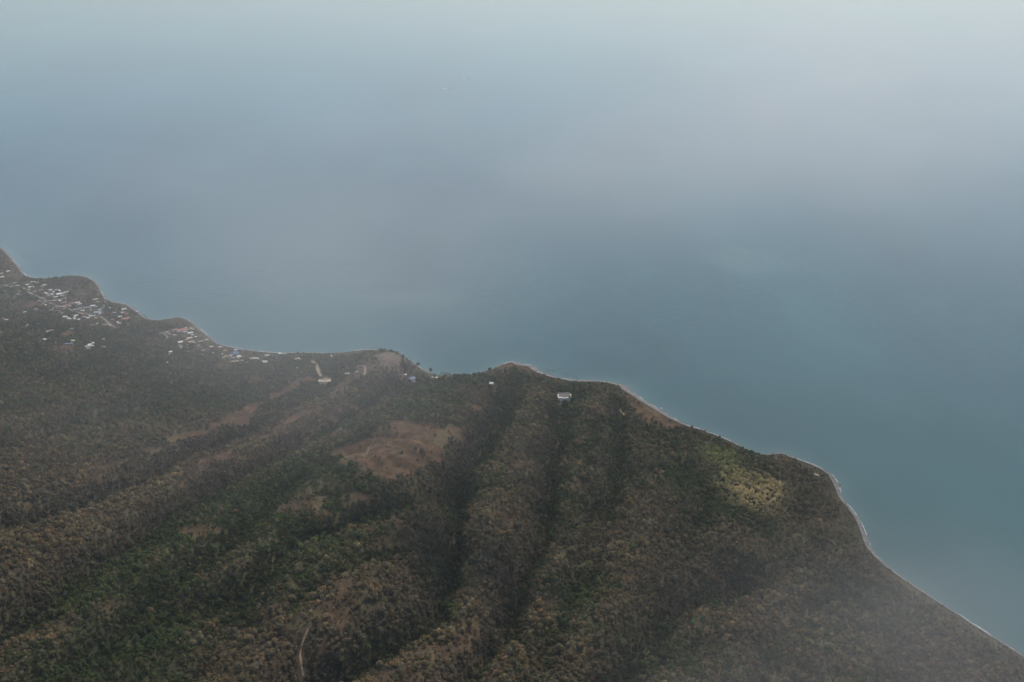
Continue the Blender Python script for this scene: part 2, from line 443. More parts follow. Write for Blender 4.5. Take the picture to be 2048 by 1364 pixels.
def axis(lo, hi, fine0, fine1, st):
    a = list(np.arange(fine0, fine1 + 1, st)); 
    k = st
    x = fine1
    while x < hi: k *= 1.5; x += k; a.append(min(x, hi))
    k = st; x = fine0
    while x > lo: k *= 1.5; x -= k; a.insert(0, max(x, lo))
    return np.array(a)
ax_, ay_ = axis(-40000, 40000, -2900, 1800, 14), axis(-20000, 60000, 300, 4800, 14)
SX, SY = np.meshgrid(ax_, ay_)
in_grid = (SX > X0) & (SX < X1) & (SY > Y0) & (SY < Y1)
ssd = np.where(in_grid, lut(sd, SX, SY), -5000)
shal = (0.35 + 0.5*sstep(900, 200, SX)) * np.exp(-np.maximum(-ssd, 0) / 22) + 0.35 * np.exp(-np.maximum(-ssd, 0) / 110) * sstep(-400, -1100, SX * 1.0)
for u, v, ru, rv, k in ((790,600,110,26,.22),(740,560,60,14,.14),(1500,520,130,34,.20),(800,330,140,30,.13),(900,300,60,14,.10),(1060,430,160,16,.09),(1250,420,90,14,.08)):
    c_ = flat(u, v); mpp = math.hypot(c_[0], math.hypot(c_[1], CAM_Z)) / FPX; dp_ = CAM_Z / (mpp * FPX)
    q = np.hypot((SX - c_[0]) / (ru * mpp), (SY - c_[1]) / (rv * mpp / dp_)) + .6 * fbm(SX, SY, 170, 3, 33)
    shal = shal + k * 1.9 * (1 - sstep(.1, 1.25, q))
shal = shal * (0.75 + 0.5 * vnoise(SX / 60, SY / 60, 3)) 
nxs, nys = len(ax_), len(ay_)
V = np.stack([SX.ravel(), SY.ravel(), np.zeros(SX.size)], 1)
ii = np.arange(SX.size).reshape(SX.shape)
F = np.stack([ii[:-1, :-1].ravel(), ii[:-1, 1:].ravel(), ii[1:, 1:].ravel(), ii[1:, :-1].ravel()], 1)
me = bpy.data.meshes.new('sea')
me.vertices.add(len(V)); me.vertices.foreach_set('co', V.astype(np.float32).ravel())
me.loops.add(F.size); me.loops.foreach_set('vertex_index', F.astype(np.int32).ravel())
me.polygons.add(len(F)); me.polygons.foreach_set('loop_start', np.arange(0, F.size, 4, dtype=np.int32))
me.update(calc_edges=True)
at = me.attributes.new('shallow', 'FLOAT', 'POINT'); at.data.foreach_set('value', np.clip(shal, 0, 1).ravel().astype(np.float32))
me.materials.append(wm)
tag(link('sea', me), kind='structure')

# ------------------------------------------------------------------ ribbons: beach, surf, roads
def resample(P, step):
    P = np.array(P); s = np.r_[0, np.cumsum(np.hypot(*np.diff(P, axis=0).T))]
    t = np.arange(0, s[-1], step)
    return np.stack([np.interp(t, s, P[:, 0]), np.interp(t, s, P[:, 1])], 1)

def ribbon(name, P, wl, wr, zfun, mat, cols=4):
    """a strip along P; wl/wr = offset left/right of the line, arrays or numbers; zfun(x, y, k) the height"""
    T = np.gradient(P, axis=0); T /= np.linalg.norm(T, axis=1)[:, None] + 1e-9
    Nn = np.stack([-T[:, 1], T[:, 0]], 1)
    wl = np.broadcast_to(wl, len(P)); wr = np.broadcast_to(wr, len(P))
    verts, faces = [], []
    for k in range(cols + 1):
        f = k / cols
        off = -wr + (wl + wr) * f
        q = P + Nn * off[:, None]
        z = zfun(q[:, 0], q[:, 1], f)
        verts.append(np.c_[q, z])
    VV = np.stack(verts, 1).reshape(-1, 3)
    n = len(P)
    for i in range(n - 1):
        for k in range(cols):
            p = i * (cols + 1) + k
            faces.append((p, p + cols + 1, p + cols + 2, p + 1))
    me = mesh_from(name, VV.tolist(), faces, mat, True)
    return link(name, me)

cs = resample(coast_s, 5.0)
cs = cs + np.stack([1.5 * fbm(cs[:, 0], cs[:, 1], 18, 2, 3), 1.5 * fbm(cs[:, 1], cs[:, 0], 18, 2, 4)], 1)
# the line runs from left to right with the sea on its left side
pxu = cs[:, 0]
bw = 9 + 5 * fbm(cs[:, 0], cs[:, 1], 120, 2, 61)
def near_px(u, v, r):
    x, y = flat(u, v); return np.exp(-(((cs[:, 0] - x) ** 2 + (cs[:, 1] - y) ** 2) / r ** 2))
for u, v, r, a_ in ((1300,808,60,9),(1340,832,60,10),(1255,775,35,8),(1050,728,40,8),(1566,908,35,6),(1670,960,40,5),(1100,750,40,5),(835,735,50,6),(1204,762,60,2),(1375,852,35,5)):
    bw = bw + a_ * near_px(u, v, r)
bw = bw + 8 * sstep(0, 150, cs[:, 0]) * sstep(420, 260, cs[:, 0])
bw = bw * (1 - .35 * sstep(420, 520, cs[:, 0]))
bw = bw * (1 - .55 * sstep(-300, -700, cs[:, 0]))
beach_m = noisy_mat('beach_gravel', (0.09, 0.085, 0.078), (0.24, 0.225, 0.205), 0.16, 0.9, 6, c3=(0.15, 0.14, 0.13))
bo = ribbon('beach', cs, 2.0, bw, lambda x, y, f: np.maximum(lut(H, x, y) + 0.35, 0) + (1 - f) * 0.8 + 0.05, beach_m, 4)
tag(bo, kind='structure')

foam_m = noisy_mat('surf_foam', (0.30, 0.33, 0.33), (0.62, 0.64, 0.64), 0.25, 0.7, 5)
# broken surf line: short pieces only where waves break
verts, faces = [], []
T = np.gradient(cs, axis=0); T /= np.linalg.norm(T, axis=1)[:, None]
Nn = np.stack([-T[:, 1], T[:, 0]], 1)
br = fbm(cs[:, 0], cs[:, 1], 40, 3, 88)
for i in range(len(cs) - 1):
    if br[i] > 0.12 and cs[i, 1] < 3200:
        w0 = 0.6 + 1.6 * (br[i]); o = 1.9
        k = len(verts)
        for j in (i, i + 1):
            for off in (o, o + w0):
                q = cs[j] + Nn[j] * off; verts.append((q[0], q[1], 0.12))
        faces.append((k, k + 2, k + 3, k + 1))
me = mesh_from('surf', verts, faces, foam_m)
tag(link('surf', me), kind='stuff')

road_m = noisy_mat('road_gravel', (0.16, 0.145, 0.125), (0.24, 0.215, 0.185), 0.3, 0.9)
track_m = noisy_mat('track_earth', (0.22, 0.165, 0.115), (0.33, 0.26, 0.19), 0.25, 0.95)
worn_m = noisy_mat('worn_track_earth', (.14,.105,.07), (.24,.185,.13), 0.3, 0.95)
ROADS = [
 ('road', [(55,584),(70,591),(92,602),(110,611),(133,617),(152,625),(182,630),(204,634),(214,643),(221,651),(229,654),(240,660)], 3.0, road_m),
 ('road', [(300,662),(320,665),(329,669),(338,678),(345,683)], 2.4, road_m),
 ('road', [(359,690),(362,694),(368,699),(378,704),(392,708),(410,712)], 2.4, road_m),
 ('road', [(92,602),(84,610),(70,612)], 2.0, road_m),
 ('dirt_track', [(624,722),(634,731),(637,742),(640,751),(650,756),(663,757)], 3.4, track_m),
 ('dirt_track', [(708,737),(719,732),(729,731),(731,741),(727,755)], 2.0, track_m),
 ('dirt_track', [(726,912),(738,902),(735,893),(747,886),(752,878)], 0.8, track_m),
 ('dirt_track', [(616,1258),(611,1272),(602,1295),(600,1312),(603,1330),(607,1356)], 1.1, worn_m),
 ('dirt_track', [(1240,820),(1247,828),(1252,836)], 0.8, track_m),
]
road_lines = []
for nm, P, w, m in ROADS:
    L = resample(chaikin(wpoly(P), 2), 4.0)
    road_lines.append((L[::2], w))
    wv = w * (1 + 0.35 * fbm(L[:, 0], L[:, 1], 15, 2, 9))
    tag(ribbon(nm, L, wv, wv, lambda x, y, f: lut(H, x, y) + 0.45, m, 2), kind='structure')

# ------------------------------------------------------------------ materials for plants
def tint_mat(name, rough=0.85, var=0.35):
    m, nt, b = new_mat(name, rough, 0.15)
    at = N(nt, 'ShaderNodeAttribute'); at.attribute_type = 'INSTANCER'; at.attribute_name = 'tint'
    tc = N(nt, 'ShaderNodeTexCoord')
    no = N(nt, 'ShaderNodeTexNoise'); no.inputs['Scale'].default_value = 0.9; no.inputs['Detail'].default_value = 3
    nt.links.new(tc.outputs['Object'], no.inputs['Vector'])
    mr = N(nt, 'ShaderNodeMapRange'); mr.inputs['From Min'].default_value = 0.3; mr.inputs['From Max'].default_value = 0.7
    mr.inputs['To Min'].default_value = 1 - var; mr.inputs['To Max'].default_value = 1 + var
    nt.links.new(no.outputs['Fac'], mr.inputs['Value'])
    vm = N(nt, 'ShaderNodeVectorMath', operation='SCALE')
    nt.links.new(at.outputs['Color'], vm.inputs[0]); nt.links.new(mr.outputs[0], vm.inputs['Scale'])
    nt.links.new(vm.outputs[0], b.inputs['Base Color'])
    return m
leaf_m = tint_mat('leaves')
twig_m = tint_mat('twigs')
bark_m = noisy_mat('bark', (0.07, 0.055, 0.045), (0.14, 0.115, 0.095), 2.0, 0.95)

def crown_mesh(name, seed, leafy=True, n=150):
    """unit-ish crown: radius about 0.5 across, height 0 to 0.9, made of many leaf clump faces on uneven lobes"""
    r = random.Random(seed)
    lobes = []
    for i in range(r.randint(4, 6)):
        an = r.uniform(0, 6.28); rad = r.uniform(0.05, 0.30)
        lobes.append((Vector((rad*math.cos(an), rad*math.sin(an), r.uniform(0.38, 0.66))), r.uniform(0.17, 0.29)))
    lobes.append((Vector((0, 0, 0.55)), 0.3))
    V, F = [], []
    for i in range(n):
        c, rr = r.choice(lobes)
        d = Vector((r.gauss(0, 1), r.gauss(0, 1), r.gauss(0.25, 0.8))).normalized()
        p = c + d * rr * (r.uniform(0.55, 1.05) if leafy else r.uniform(0.55, 1.12))
        nrm = (d + Vector((r.uniform(-.6, .6), r.uniform(-.6, .6), r.uniform(-.3, .6)))).normalized()
        t = nrm.orthogonal().normalized(); t = Matrix.Rotation(r.uniform(0, 6.28), 3, nrm) @ t
        b = nrm.cross(t)
        if leafy: sx, sy = r.uniform(.05, .10), r.uniform(.04, .085)
        else: sx, sy = r.uniform(.06, .13), r.uniform(.022, .05)
        k = len(V)
        if leafy:
            V += [p - t*sx, p - b*sy*0.8 + nrm*0.015, p + t*sx, p + b*sy + nrm*0.02]
            F += [(k, k+1, k+2, k+3)]
        else:
            V += [p - t*sx - b*sy, p + t*sx, p - t*sx + b*sy]
            F += [(k, k+1, k+2)]
    # a rough inner body so the crown is not see-through in its middle
    for c, rr in lobes:
        k = len(V); q = rr * (0.74 if leafy else 0.68)
        ring = [(math.cos(a)*q*r.uniform(.85,1.1), math.sin(a)*q*r.uniform(.85,1.1)) for a in [j*1.2566 for j in range(5)]]
        V += [c + Vector((0, 0, q*r.uniform(.8, 1.1))), c - Vector((0, 0, q))] + [c + Vector((x, y, r.uniform(-.2, .2)*q)) for x, y in ring]
        for j in range(5):
            F += [(k, k+2+j, k+2+(j+1) % 5), (k+1, k+2+(j+1) % 5, k+2+j)]
    return mesh_from(name, [tuple(v) for v in V], F, leaf_m if leafy else twig_m)

def trunk_mesh(name, seed):
    r = random.Random(seed)
    V, F = [], []
    def limb(p0, p1, r0, r1):
        d = (p1 - p0).normalized(); t = d.orthogonal().normalized(); b = d.cross(t)
        k = len(V)
        for p, rad in ((p0, r0), (p1, r1)):
            for j in range(5):
                a = j * 1.2566; V.append(tuple(p + (t*math.cos(a) + b*math.sin(a)) * rad))
        for j in range(5): F.append((k+j, k+(j+1) % 5, k+5+(j+1) % 5, k+5+j))
    top = Vector((r.uniform(-.03, .03), r.uniform(-.03, .03), 0.32))
    limb(Vector((0, 0, -0.15)), top, 0.035, 0.024)
    for i in range(4):
        an = i * 1.57 + r.uniform(-.4, .4)
        limb(top, Vector((0.22*math.cos(an), 0.22*math.sin(an), r.uniform(.5, .66))), 0.018, 0.008)
    return mesh_from(name, V, F, bark_m)

def tree_full(name, seed, leafy, n=150):
    """crown and trunk joined, for the far forest only"""
    c = crown_mesh(name, seed, leafy, n); t = trunk_mesh('t', seed)
    V = [tuple(v.co) for v in c.vertices] + [tuple(v.co) for v in t.vertices]
    off = len(c.vertices)
    F = [tuple(p.vertices) for p in c.polygons] + [tuple(i + off for i in p.vertices) for p in t.polygons]
    me = mesh_from(name, V, F, c.materials[0]); me.materials.append(bark_m)
    for p in me.polygons:
        if p.index >= len(c.polygons): p.material_index = 1
    return me

# ------------------------------------------------------------------ forest points
spx = 4.7
px = np.arange(-2700, 1750, spx); py = np.arange(450, 4450, spx)
PX, PY = np.meshgrid(px, py)
PX = PX + NR.uniform(-.46, .46, PX.shape) * spx * 1.0 + (np.arange(PX.shape[0]) % 2)[:, None] * spx * .5
PY = PY + NR.uniform(-.46, .46, PY.shape) * spx
PX, PY = PX.ravel(), PY.ravel()
psd = lut(sd, PX, PY); pz = lut(H, PX, PY)
# keep what a camera a step aside could see
def project(x, y, z):
    c, s = math.cos(PITCH), math.sin(PITCH)
    zc = y * c - (z - CAM_Z) * s
    return 1024 + FPX * x / zc, 682 - FPX * (y * s + (z - CAM_Z) * c) / zc
pu, pv = project(PX, PY, pz)
m = (psd > 9) & (pu > -160) & (pu < 2210) & (pv < 1470) & (pv > 380)
PX, PY, psd, pz, pu, pv = [q[m] for q in (PX, PY, psd, pz, pu, pv)]
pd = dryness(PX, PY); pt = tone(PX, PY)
dens = NR.uniform(0, 1, PX.shape)
village = np.zeros(PX.shape)
for u, v, ru, rv, s in ((100,590,115,32,.62),(200,625,85,22,.6),(30,540,45,34,.75),(375,680,60,24,.62),(470,712,70,14,.62),(540,718,50,12,.5),(590,720,20,6,.4),(160,690,70,12,.25),(840,752,30,9,.4),(1060,738,34,8,.8),(230,610,50,16,.45)):
    cx, cy = wpt(u, v); z = float(lut(H, cx, cy)); dist = math.sqrt(cx*cx+cy*cy+(CAM_Z-z)**2); mm = dist/FPX; dp = (CAM_Z-z)/dist
    q = np.sqrt(((PX-cx)/(ru*mm))**2 + ((PY-cy)/(rv*mm/dp))**2)
    village = np.maximum(village, s * (1 - sstep(.7, 1.15, q + .3*fbm(PX, PY, 60, 2, 9))))
vcl = sstep(-0.15, 0.25, fbm(PX, PY, 55, 2, 303))
killp = np.maximum(pd * 0.97, village * (0.45 + 0.75 * vcl))
slope = np.hypot(*[lut(q, PX, PY) for q in np.gradient(H, STEP)])
killp = np.maximum(killp, (0.22 + 0.25 * sstep(0.15, 0.45, fbm(PX, PY, 26, 2, 71))) * (1 - .85 * sstep(.3, .75, slope)))
killp = np.where(psd < 22, np.maximum(killp, 0.6), killp)
alive = dens > killp
bwid = np.interp(PX, cs[:, 0], bw)
alive &= psd > np.minimum(bwid, 26) - 1
for L, w in road_lines:
    x0, y0 = L.min(0) - 30; x1, y1 = L.max(0) + 30
    mm = (PX > x0) & (PX < x1) & (PY > y0) & (PY < y1)
    dd, _ = seg_dist(PX[mm], PY[mm], [tuple(q) for q in L])
    k = np.where(mm)[0][dd < w + 2.8]; alive[k] = False

# ------------------------------------------------------------------ buildings
def roof_mat(name, c, v=0.12):
    c1 = tuple(q * (1 - v * 1.6) for q in c); c2 = tuple(min(q * (1 + v), .85) for q in c)
    return noisy_mat(name, c1, c2, 0.5, 0.65, 4, 0.3)
ROOF = {'white': roof_mat('white_sheet', (.74,.70,.62)), 'cream': roof_mat('cream_sheet', (.66,.58,.44)), 'tan': roof_mat('tan_sheet', (.42,.33,.23)),
 'grey': roof_mat('grey_sheet', (.30,.31,.31)), 'blue-grey': roof_mat('blue_grey_sheet', (.22,.27,.33)), 'red': roof_mat('red_tile', (.30,.12,.09)),
 'pink': roof_mat('faded_pink_sheet', (.50,.34,.29)), 'orange': roof_mat('orange_tile', (.46,.20,.11)), 'blue': roof_mat('blue_sheet', (.10,.16,.30)),
 'green': roof_mat('pale_green_sheet', (.36,.46,.32)), 'brown': roof_mat('brown_tile', (.22,.13,.10)), 'mustard': roof_mat('mustard_sheet', (.42,.31,.12))}
wall_pale = noisy_mat('pale_plaster', (.48,.46,.42), (.62,.60,.55), 0.4, 0.9)
wall_block = noisy_mat('grey_block_wall', (.24,.23,.21), (.34,.32,.29), 0.4, 0.9)
dark_open = noisy_mat('dark_shutter', (.03,.03,.035), (.06,.06,.06), 1.0, 0.6)

def box_mesh(name, x0, x1, y0, y1, z0, z1, mat):
    v = [(x, y, z) for z in (z0, z1) for x, y in ((x0, y0), (x1, y0), (x1, y1), (x0, y1))]
    return mesh_from(name, v, [(0,3,2,1), (4,5,6,7), (0,1,5,4), (1,2,6,5), (2,3,7,6), (3,0,4,7)], mat)

def gable_walls(L, W, h, rise, mat):
    l, w = L/2, W/2
    v = [(-l,-w,-3), (l,-w,-3), (l,w,-3), (-l,w,-3), (-l,-w,h), (l,-w,h), (l,w,h), (-l,w,h), (-l,0,h+rise), (l,0,h+rise)]
    f = [(0,1,5,4), (2,3,7,6), (1,2,6,9,5), (3,0,4,8,7), (0,3,2,1)]
    return mesh_from('wall', v, f, mat)

def gable_roof(L, W, h, rise, mat, hip=False):
    e = 0.5; l, w = L/2+e, W/2+e; t = 0.18
    dz = rise * e / (W/2)
    r = l - (w*0.9 if hip else 0)
    r = max(r, l*0.2)
    v = []
    for o in (0.03, 0.03 + t):
        v += [(-l,-w,h-dz+o), (l,-w,h-dz+o), (l,w,h-dz+o), (-l,w,h-dz+o), (-r,0,h+rise+o), (r,0,h+rise+o)]
    top = [(6,7,11,10), (8,9,10,11), (7,8,11), (9,6,10)]
    bot = [(0,4,5,1), (2,5,4,3), (1,5,2), (3,4,0)]
    if not hip: top = top[:2] + [(7,8,11)[:3], (9,6,10)][:0]; bot = bot[:2]
    side = [(0,1,7,6), (2,3,9,8)]
    side += [(1,2,8,7), (3,0,6,9)] if hip else [(1,5,11,7), (5,2,8,11), (3,4,10,9), (4,0,6,10)]
    return mesh_from('roof', v, top + bot + side, mat)

# (u, v, length px, width m, roof colour, turn in degrees, hip?)
B = [(16,543,5,5,'white',35),(5,555,5,5,'white',30),(3,548,5,6,'tan',40),(67,565,7,6,'cream',10),(35.5,572,6,6,'tan',20),(62.5,575,8,8,'cream',15),(47,578,4,5,'cream',30),(23,574,5,5,'grey',30),
(84,573,4,5,'grey',30),(70,584,5,6,'tan',20),(82,581,7,7,'brown',40),(39,590,8,7,'blue-grey',-20),(73,595,2.5,3.5,'white',0),(92,587,5,6,'white',-30),(96,589,4,5,'cream',-25),(105,590,6,6,'white',-30),
(98,593,5,5,'grey',20),(118,589,8,9,'white',35),(124,592,5,6,'grey',30),(119,582,3,5,'white',-30),(125,587,6,3.5,'white',42),(133,584.5,7,3.5,'cream',42),(114,580.5,6,6,'grey',20),(109,602,6,6,'grey',30),
(119.5,603,4,5,'white',25),(121,600,7,4,'grey',42),(98,603,9,8,'brown',20),(105,609,10,7,'brown',-20),(128,606,8,7,'red',30),(136,611,8,7,'red',10),(127,614,8,5,'pink',30),(147,607,7,5,'orange',20),
(155.5,606,7,7,'cream',35),(141,607.5,4,5,'blue-grey',20),(91,610,2.5,3.5,'white',80),(116,623.5,8,7,'red',-25),(123,627,7,3,'grey',42),(131,634.5,7,7,'white',0),(138,638,6,6,'white',-25),(143,639,4,4,'white',20),
(148,638.5,5,5,'white',40),(153.6,631.5,9,6,'cream',35),(149,635,5,4,'green',60),(162,629.5,5,4,'pink',30),(191,599,8,3.5,'cream',40),(185.6,612,7,6,'white',20),(191,614.5,5,5,'grey',40),(174,616,12,7,'blue-grey',10),
(152,620,8,6,'grey',20),(160,617.5,5,4,'tan',40),(195,626,12,13,'blue-grey',30),(201,628,3,8,'white',-50),(205.5,628,5,6,'brown',0),(185.6,632,8,3.5,'white',5),(180.5,633.4,3.5,4,'white',10),(169,634.5,6,4,'pink',10),
(220,616,2.5,3,'white',0),(212,605,4,4,'tan',-30),(248,619,7,6,'white',30),(245.4,626,4,5,'white',10),(251.5,627,8,6,'red',-15),(252,638,12,7,'orange',30),(234,645.5,5,6,'cream',20),(239,647.3,4,5,'cream',0),
(210,650,7,3,'pink',15),(221,652,5,5,'pink',-20),(184.5,651,6,4,'grey',-15),(196,605,5,5,'tan',10),(144,658.4,6,4,'grey',10),(182,621,3,4,'grey',50),(275,624,4,5,'white',-30),(206,617,4,4,'grey',0),
(14,640.5,4,5,'cream',15),(8,638,5,4,'orange',-30),(61,648,4,4.5,'white',15),(58,651,3,4,'white',15),(54.5,653.5,3,4,'cream',15),(100,663,12,4,'pink',38),(91,680,7,6,'white',-20),(147,682,7,6,'cream',-10),
(135,688.5,7,6,'blue-grey',0),(143.5,688,4,5,'grey',0),(179.6,690,6,7,'white',30),(187.5,687,4.5,5,'white',-30),(176,693.6,8,5,'cream',10),(185,693,5,5,'cream',10),(207,679,4,4.5,'pink',20),(208,695,6,6,'grey',0),
(177,698,5,6,'grey',30),(198,665,4.5,4,'orange',50),(113,686.6,3,4,'grey',0),
(361.7,662.5,15,15,'red',38),(348.7,661,8,8,'red',38),(370.3,657,1.8,8,'white',-48),(370.3,664.6,1.8,8,'white',-48),(374.7,660,3.5,4,'pink',-30),(384,658,6,7,'pink',-20),(380.5,667,9,6,'white',28),(385,671,4.5,4,'cream',25),
(379,677,9,5.5,'cream',32),(372,680,5,3,'tan',32),(361,685,7.5,8,'white',30),(382.5,685,8.5,8,'tan',30),(335,665,7,6,'tan',15),(339,669,5,5,'grey',-10),(350,671.4,6,5,'pink',-20),(401.3,673,3,4,'blue',20),(402,684,9,4,'green',40),
(413.6,680.7,5,4,'cream',10),(423,694.7,5.5,5.5,'cream',10),(441,695,6,6,'pink',20),(450,702.5,5.5,6,'orange',20),(427,705.6,2.5,3,'white',0),(444.4,708,2,3,'white',0),(415,698.8,4.5,4,'orange',20),(407,702,5,4,'tan',40),
(341,705,5,6,'white',38),(339,709.5,3,4,'grey',0),(334.7,725,3,3.5,'white',-20),(453,714,7.5,6,'mustard',0),(447.5,717,5,4,'tan',-10),(400.6,696.7,5,5,'brown',40),(377.4,690.6,4,4,'tan',0),
(470,708,11,11,'blue',40,1),(478.6,715,7,10,'cream',38),(471.8,700.5,4.5,5,'white',5),(466,716.5,6,4,'grey',10),(470,724,12,4,'tan',18),(510,717.6,8.5,6,'cream',2),(516.7,718,3,4,'white',0),(501.5,717.5,3.5,4,'cream',0),
(536.7,711.7,11,5,'cream',2),(531.5,715.7,3,2.5,'white',0),(530.4,724.4,7.5,9,'cream',0),(551,719,3.2,5,'white',0),(560,708,6,5,'white',8),(568,709,7,4,'green',5),(594.8,719,7,8,'cream',25),(600,720,5,5,'tan',-20),
(695.5,748.5,8,7,'green',0),(714,744,2.5,3,'white',0),(709,747,3,3,'grey',0),(824.7,759.5,11,13,'blue-grey',20,1),(828,764,4,5,'grey',-20),(811,750,3,4,'white',0),(807.5,750.5,4,3.5,'orange',0),(873,756.5,3.5,4,'white',30),
(865,755.6,3,4,'tan',0),(663,713,2,3,'white',0),(983.5,767.7,7,8,'white',-25),(910,780.6,8,6,'red',0),(1076,745,2,2.5,'white',0),(1633,952,8,4,'tan',-40),(30,567,5,5,'grey',30),(42,583,5,5,'tan',20),(55,570,5,5,'white',30),(58,580,4,5,'pink',10),(76,566,4,5,'tan',20),(90,571,5,5,'white',30),(101,581,5,5,'white',30),(108,585,4,5,'white',-20),(112,595,6,5,'white',30),(86,597,5,5,'tan',20),(79,603,5,5,'grey',10),(134,597,6,4,'pink',30),(140,613,5,5,'tan',10),(110,617,5,5,'white',30),(104,621,5,4,'grey',20),(128,619,6,6,'brown',0),(160,609,5,4,'white',30),(166,622,5,5,'white',10),(176,637,5,4,'white',20),(158,640,4,5,'white',30),(192,637,5,5,'tan',0),(200,620,4,4,'white',20),(209,612,4,4,'white',-20),(229,626,5,5,'grey',30),(236,620,4,4,'tan',10),(240,634,5,5,'white',20),(226,640,4,4,'tan',0),(170,629,6,5,'brown',20),(196,648,4,4,'white',20),(72,619,5,5,'grey',10),(50,625,4,4,'white',30),(392,675,4,4,'white',20),(389,687,4,4,'tan',10),(397,692,5,4,'grey',30),(370,674,4,4,'brown',20),(462,712,4,4,'white',0),(484,722,5,4,'tan',0),(495,726,5,5,'brown',10),(522,722,4,4,'tan',0),(544,721,4,4,'brown',0),(12,572,6,5,'tan',20),(8,583,5,5,'grey',10),(594,735.7,3,3,'green',30)]
def cluster(u, v):
    if u < 30: return 'at the far left edge' if v < 600 else 'in trees near the left edge'
    if u < 290:
        if v < 600: return 'in the upper large village'
        if v < 625: return 'in the middle large village'
        if v < 645: return 'by the large village road'
        return 'in trees below the village'
    if u < 425: return 'near the big red roof' if v < 704 else 'in trees below the red roof'
    if u < 489: return 'near the blue-roofed hall'
    if u < 605: return 'in the long shore row'
    if u < 720: return 'on the wooded ridge'
    if u < 880: return 'below the bare knoll'
    if u < 1060: return 'before the small point'
    if u < 1100: return 'on the gravel beach'
    return 'on the right shore slope'
items = []
for b in B:
    u, v, lp, W, c, a = b[:6]; hip = len(b) > 6
    x, y = wpt(u, v + 1.0)
    z = float(lut(H, x, y)); dist = math.sqrt(x*x + y*y + (CAM_Z - z)**2)
    Lm = lp * dist / FPX * 1.1; W = W * 1.0
    size = 'large' if Lm * W > 130 else ('tiny' if Lm * W < 16 else ('small' if Lm * W < 48 else ''))
    shape = 'long narrow' if Lm > 2.1 * W else ''
    items.append(dict(u=u, x=x, y=y, z=z, L=Lm, W=W, c=c, a=a, hip=hip, key=(size, shape, c, cluster(u, v))))
ORD = ['', 'first', 'second', 'third', 'fourth', 'fifth', 'sixth', 'seventh', 'eighth', 'ninth', 'tenth', 'eleventh', 'twelfth', 'thirteenth', 'fourteenth', 'fifteenth', 'sixteenth', 'seventeenth', 'eighteenth', 'nineteenth', 'twentieth']
from collections import defaultdict
byk = defaultdict(list)
for it in items: byk[it['key']].append(it)
for k, L in byk.items():
    L.sort(key=lambda i: i['u'])
    for i, it in enumerate(L):
        size, shape, c, cl = k
        adj = ' '.join(w for w in (size, shape, c + '-roofed') if w)
        kind = 'shed' if size == 'tiny' or it['W'] < 3.6 else ('hall' if size == 'large' else 'house')
        it['kind'] = kind
        if len(L) == 1: lab = '%s %s %s' % (adj, kind, cl)
        else: lab = '%s %s %s, %s of its kind from left' % (adj, kind, cl, ORD[i + 1])
        it['label'] = lab
footprints = []
for it in items:
    nm = {'shed': 'shed', 'hall': 'village_hall', 'house': 'house'}[it['kind']]
    root = bpy.data.objects.new(nm, None); COL.objects.link(root)
    root.empty_display_size = 2
    root.location = (it['x'], it['y'], it['z'])
    root.rotation_euler = (0, 0, math.radians(it['a']))
    tag(root, it['label'], {'shed': 'shed', 'hall': 'building', 'house': 'house'}[it['kind']], 'buildings of the coast villages')
    L, W = max(it['L'], 2.2), it['W']
    h = 2.2 if it['kind'] == 'shed' else (4.0 if it['kind'] == 'hall' else 3.0)
    rise = 0.22 * W if not it['hip'] else 0.32 * W
    if W > L * 1.05 and not it['hip']:
        root.rotation_euler[2] += math.pi / 2; L, W = W, L; rise = 0.22 * W
    wm_ = wall_pale if it['c'] in ('white', 'cream', 'pink', 'red', 'orange', 'blue') else wall_block
    link('wall', gable_walls(L, W, h, 0.01 if it['hip'] else rise, wm_), root)
    link('roof', gable_roof(L, W, h, rise, ROOF[it['c']], it['hip']), root)
    if it['kind'] != 'shed':
        n = max(1, int(L / 5))
        dm = box_mesh('door', -0.5, 0.5, -W/2-0.06, -W/2+0.02, 0, 2.1, dark_open)
        link('door', dm, root)
        wmesh = box_mesh('window', -0.6, 0.6, -0.06, 0.04, 1.0, 2.1, dark_open)
        for i in range(n + 1):
            xx = -L/2 + (i + 0.5) * L / (n + 1)
            if abs(xx) < 1.3: continue
            w_ = link('window', wmesh, root); w_.location = (xx, -W/2, 0)
    footprints.append((it['x'], it['y'], max(L, W) * 0.5 + 3.2))
for fx, fy, fr in footprints:
    alive &= ~(((PX - fx) ** 2 + (PY + 3 - fy) ** 2) < (fr + 1.5) ** 2)

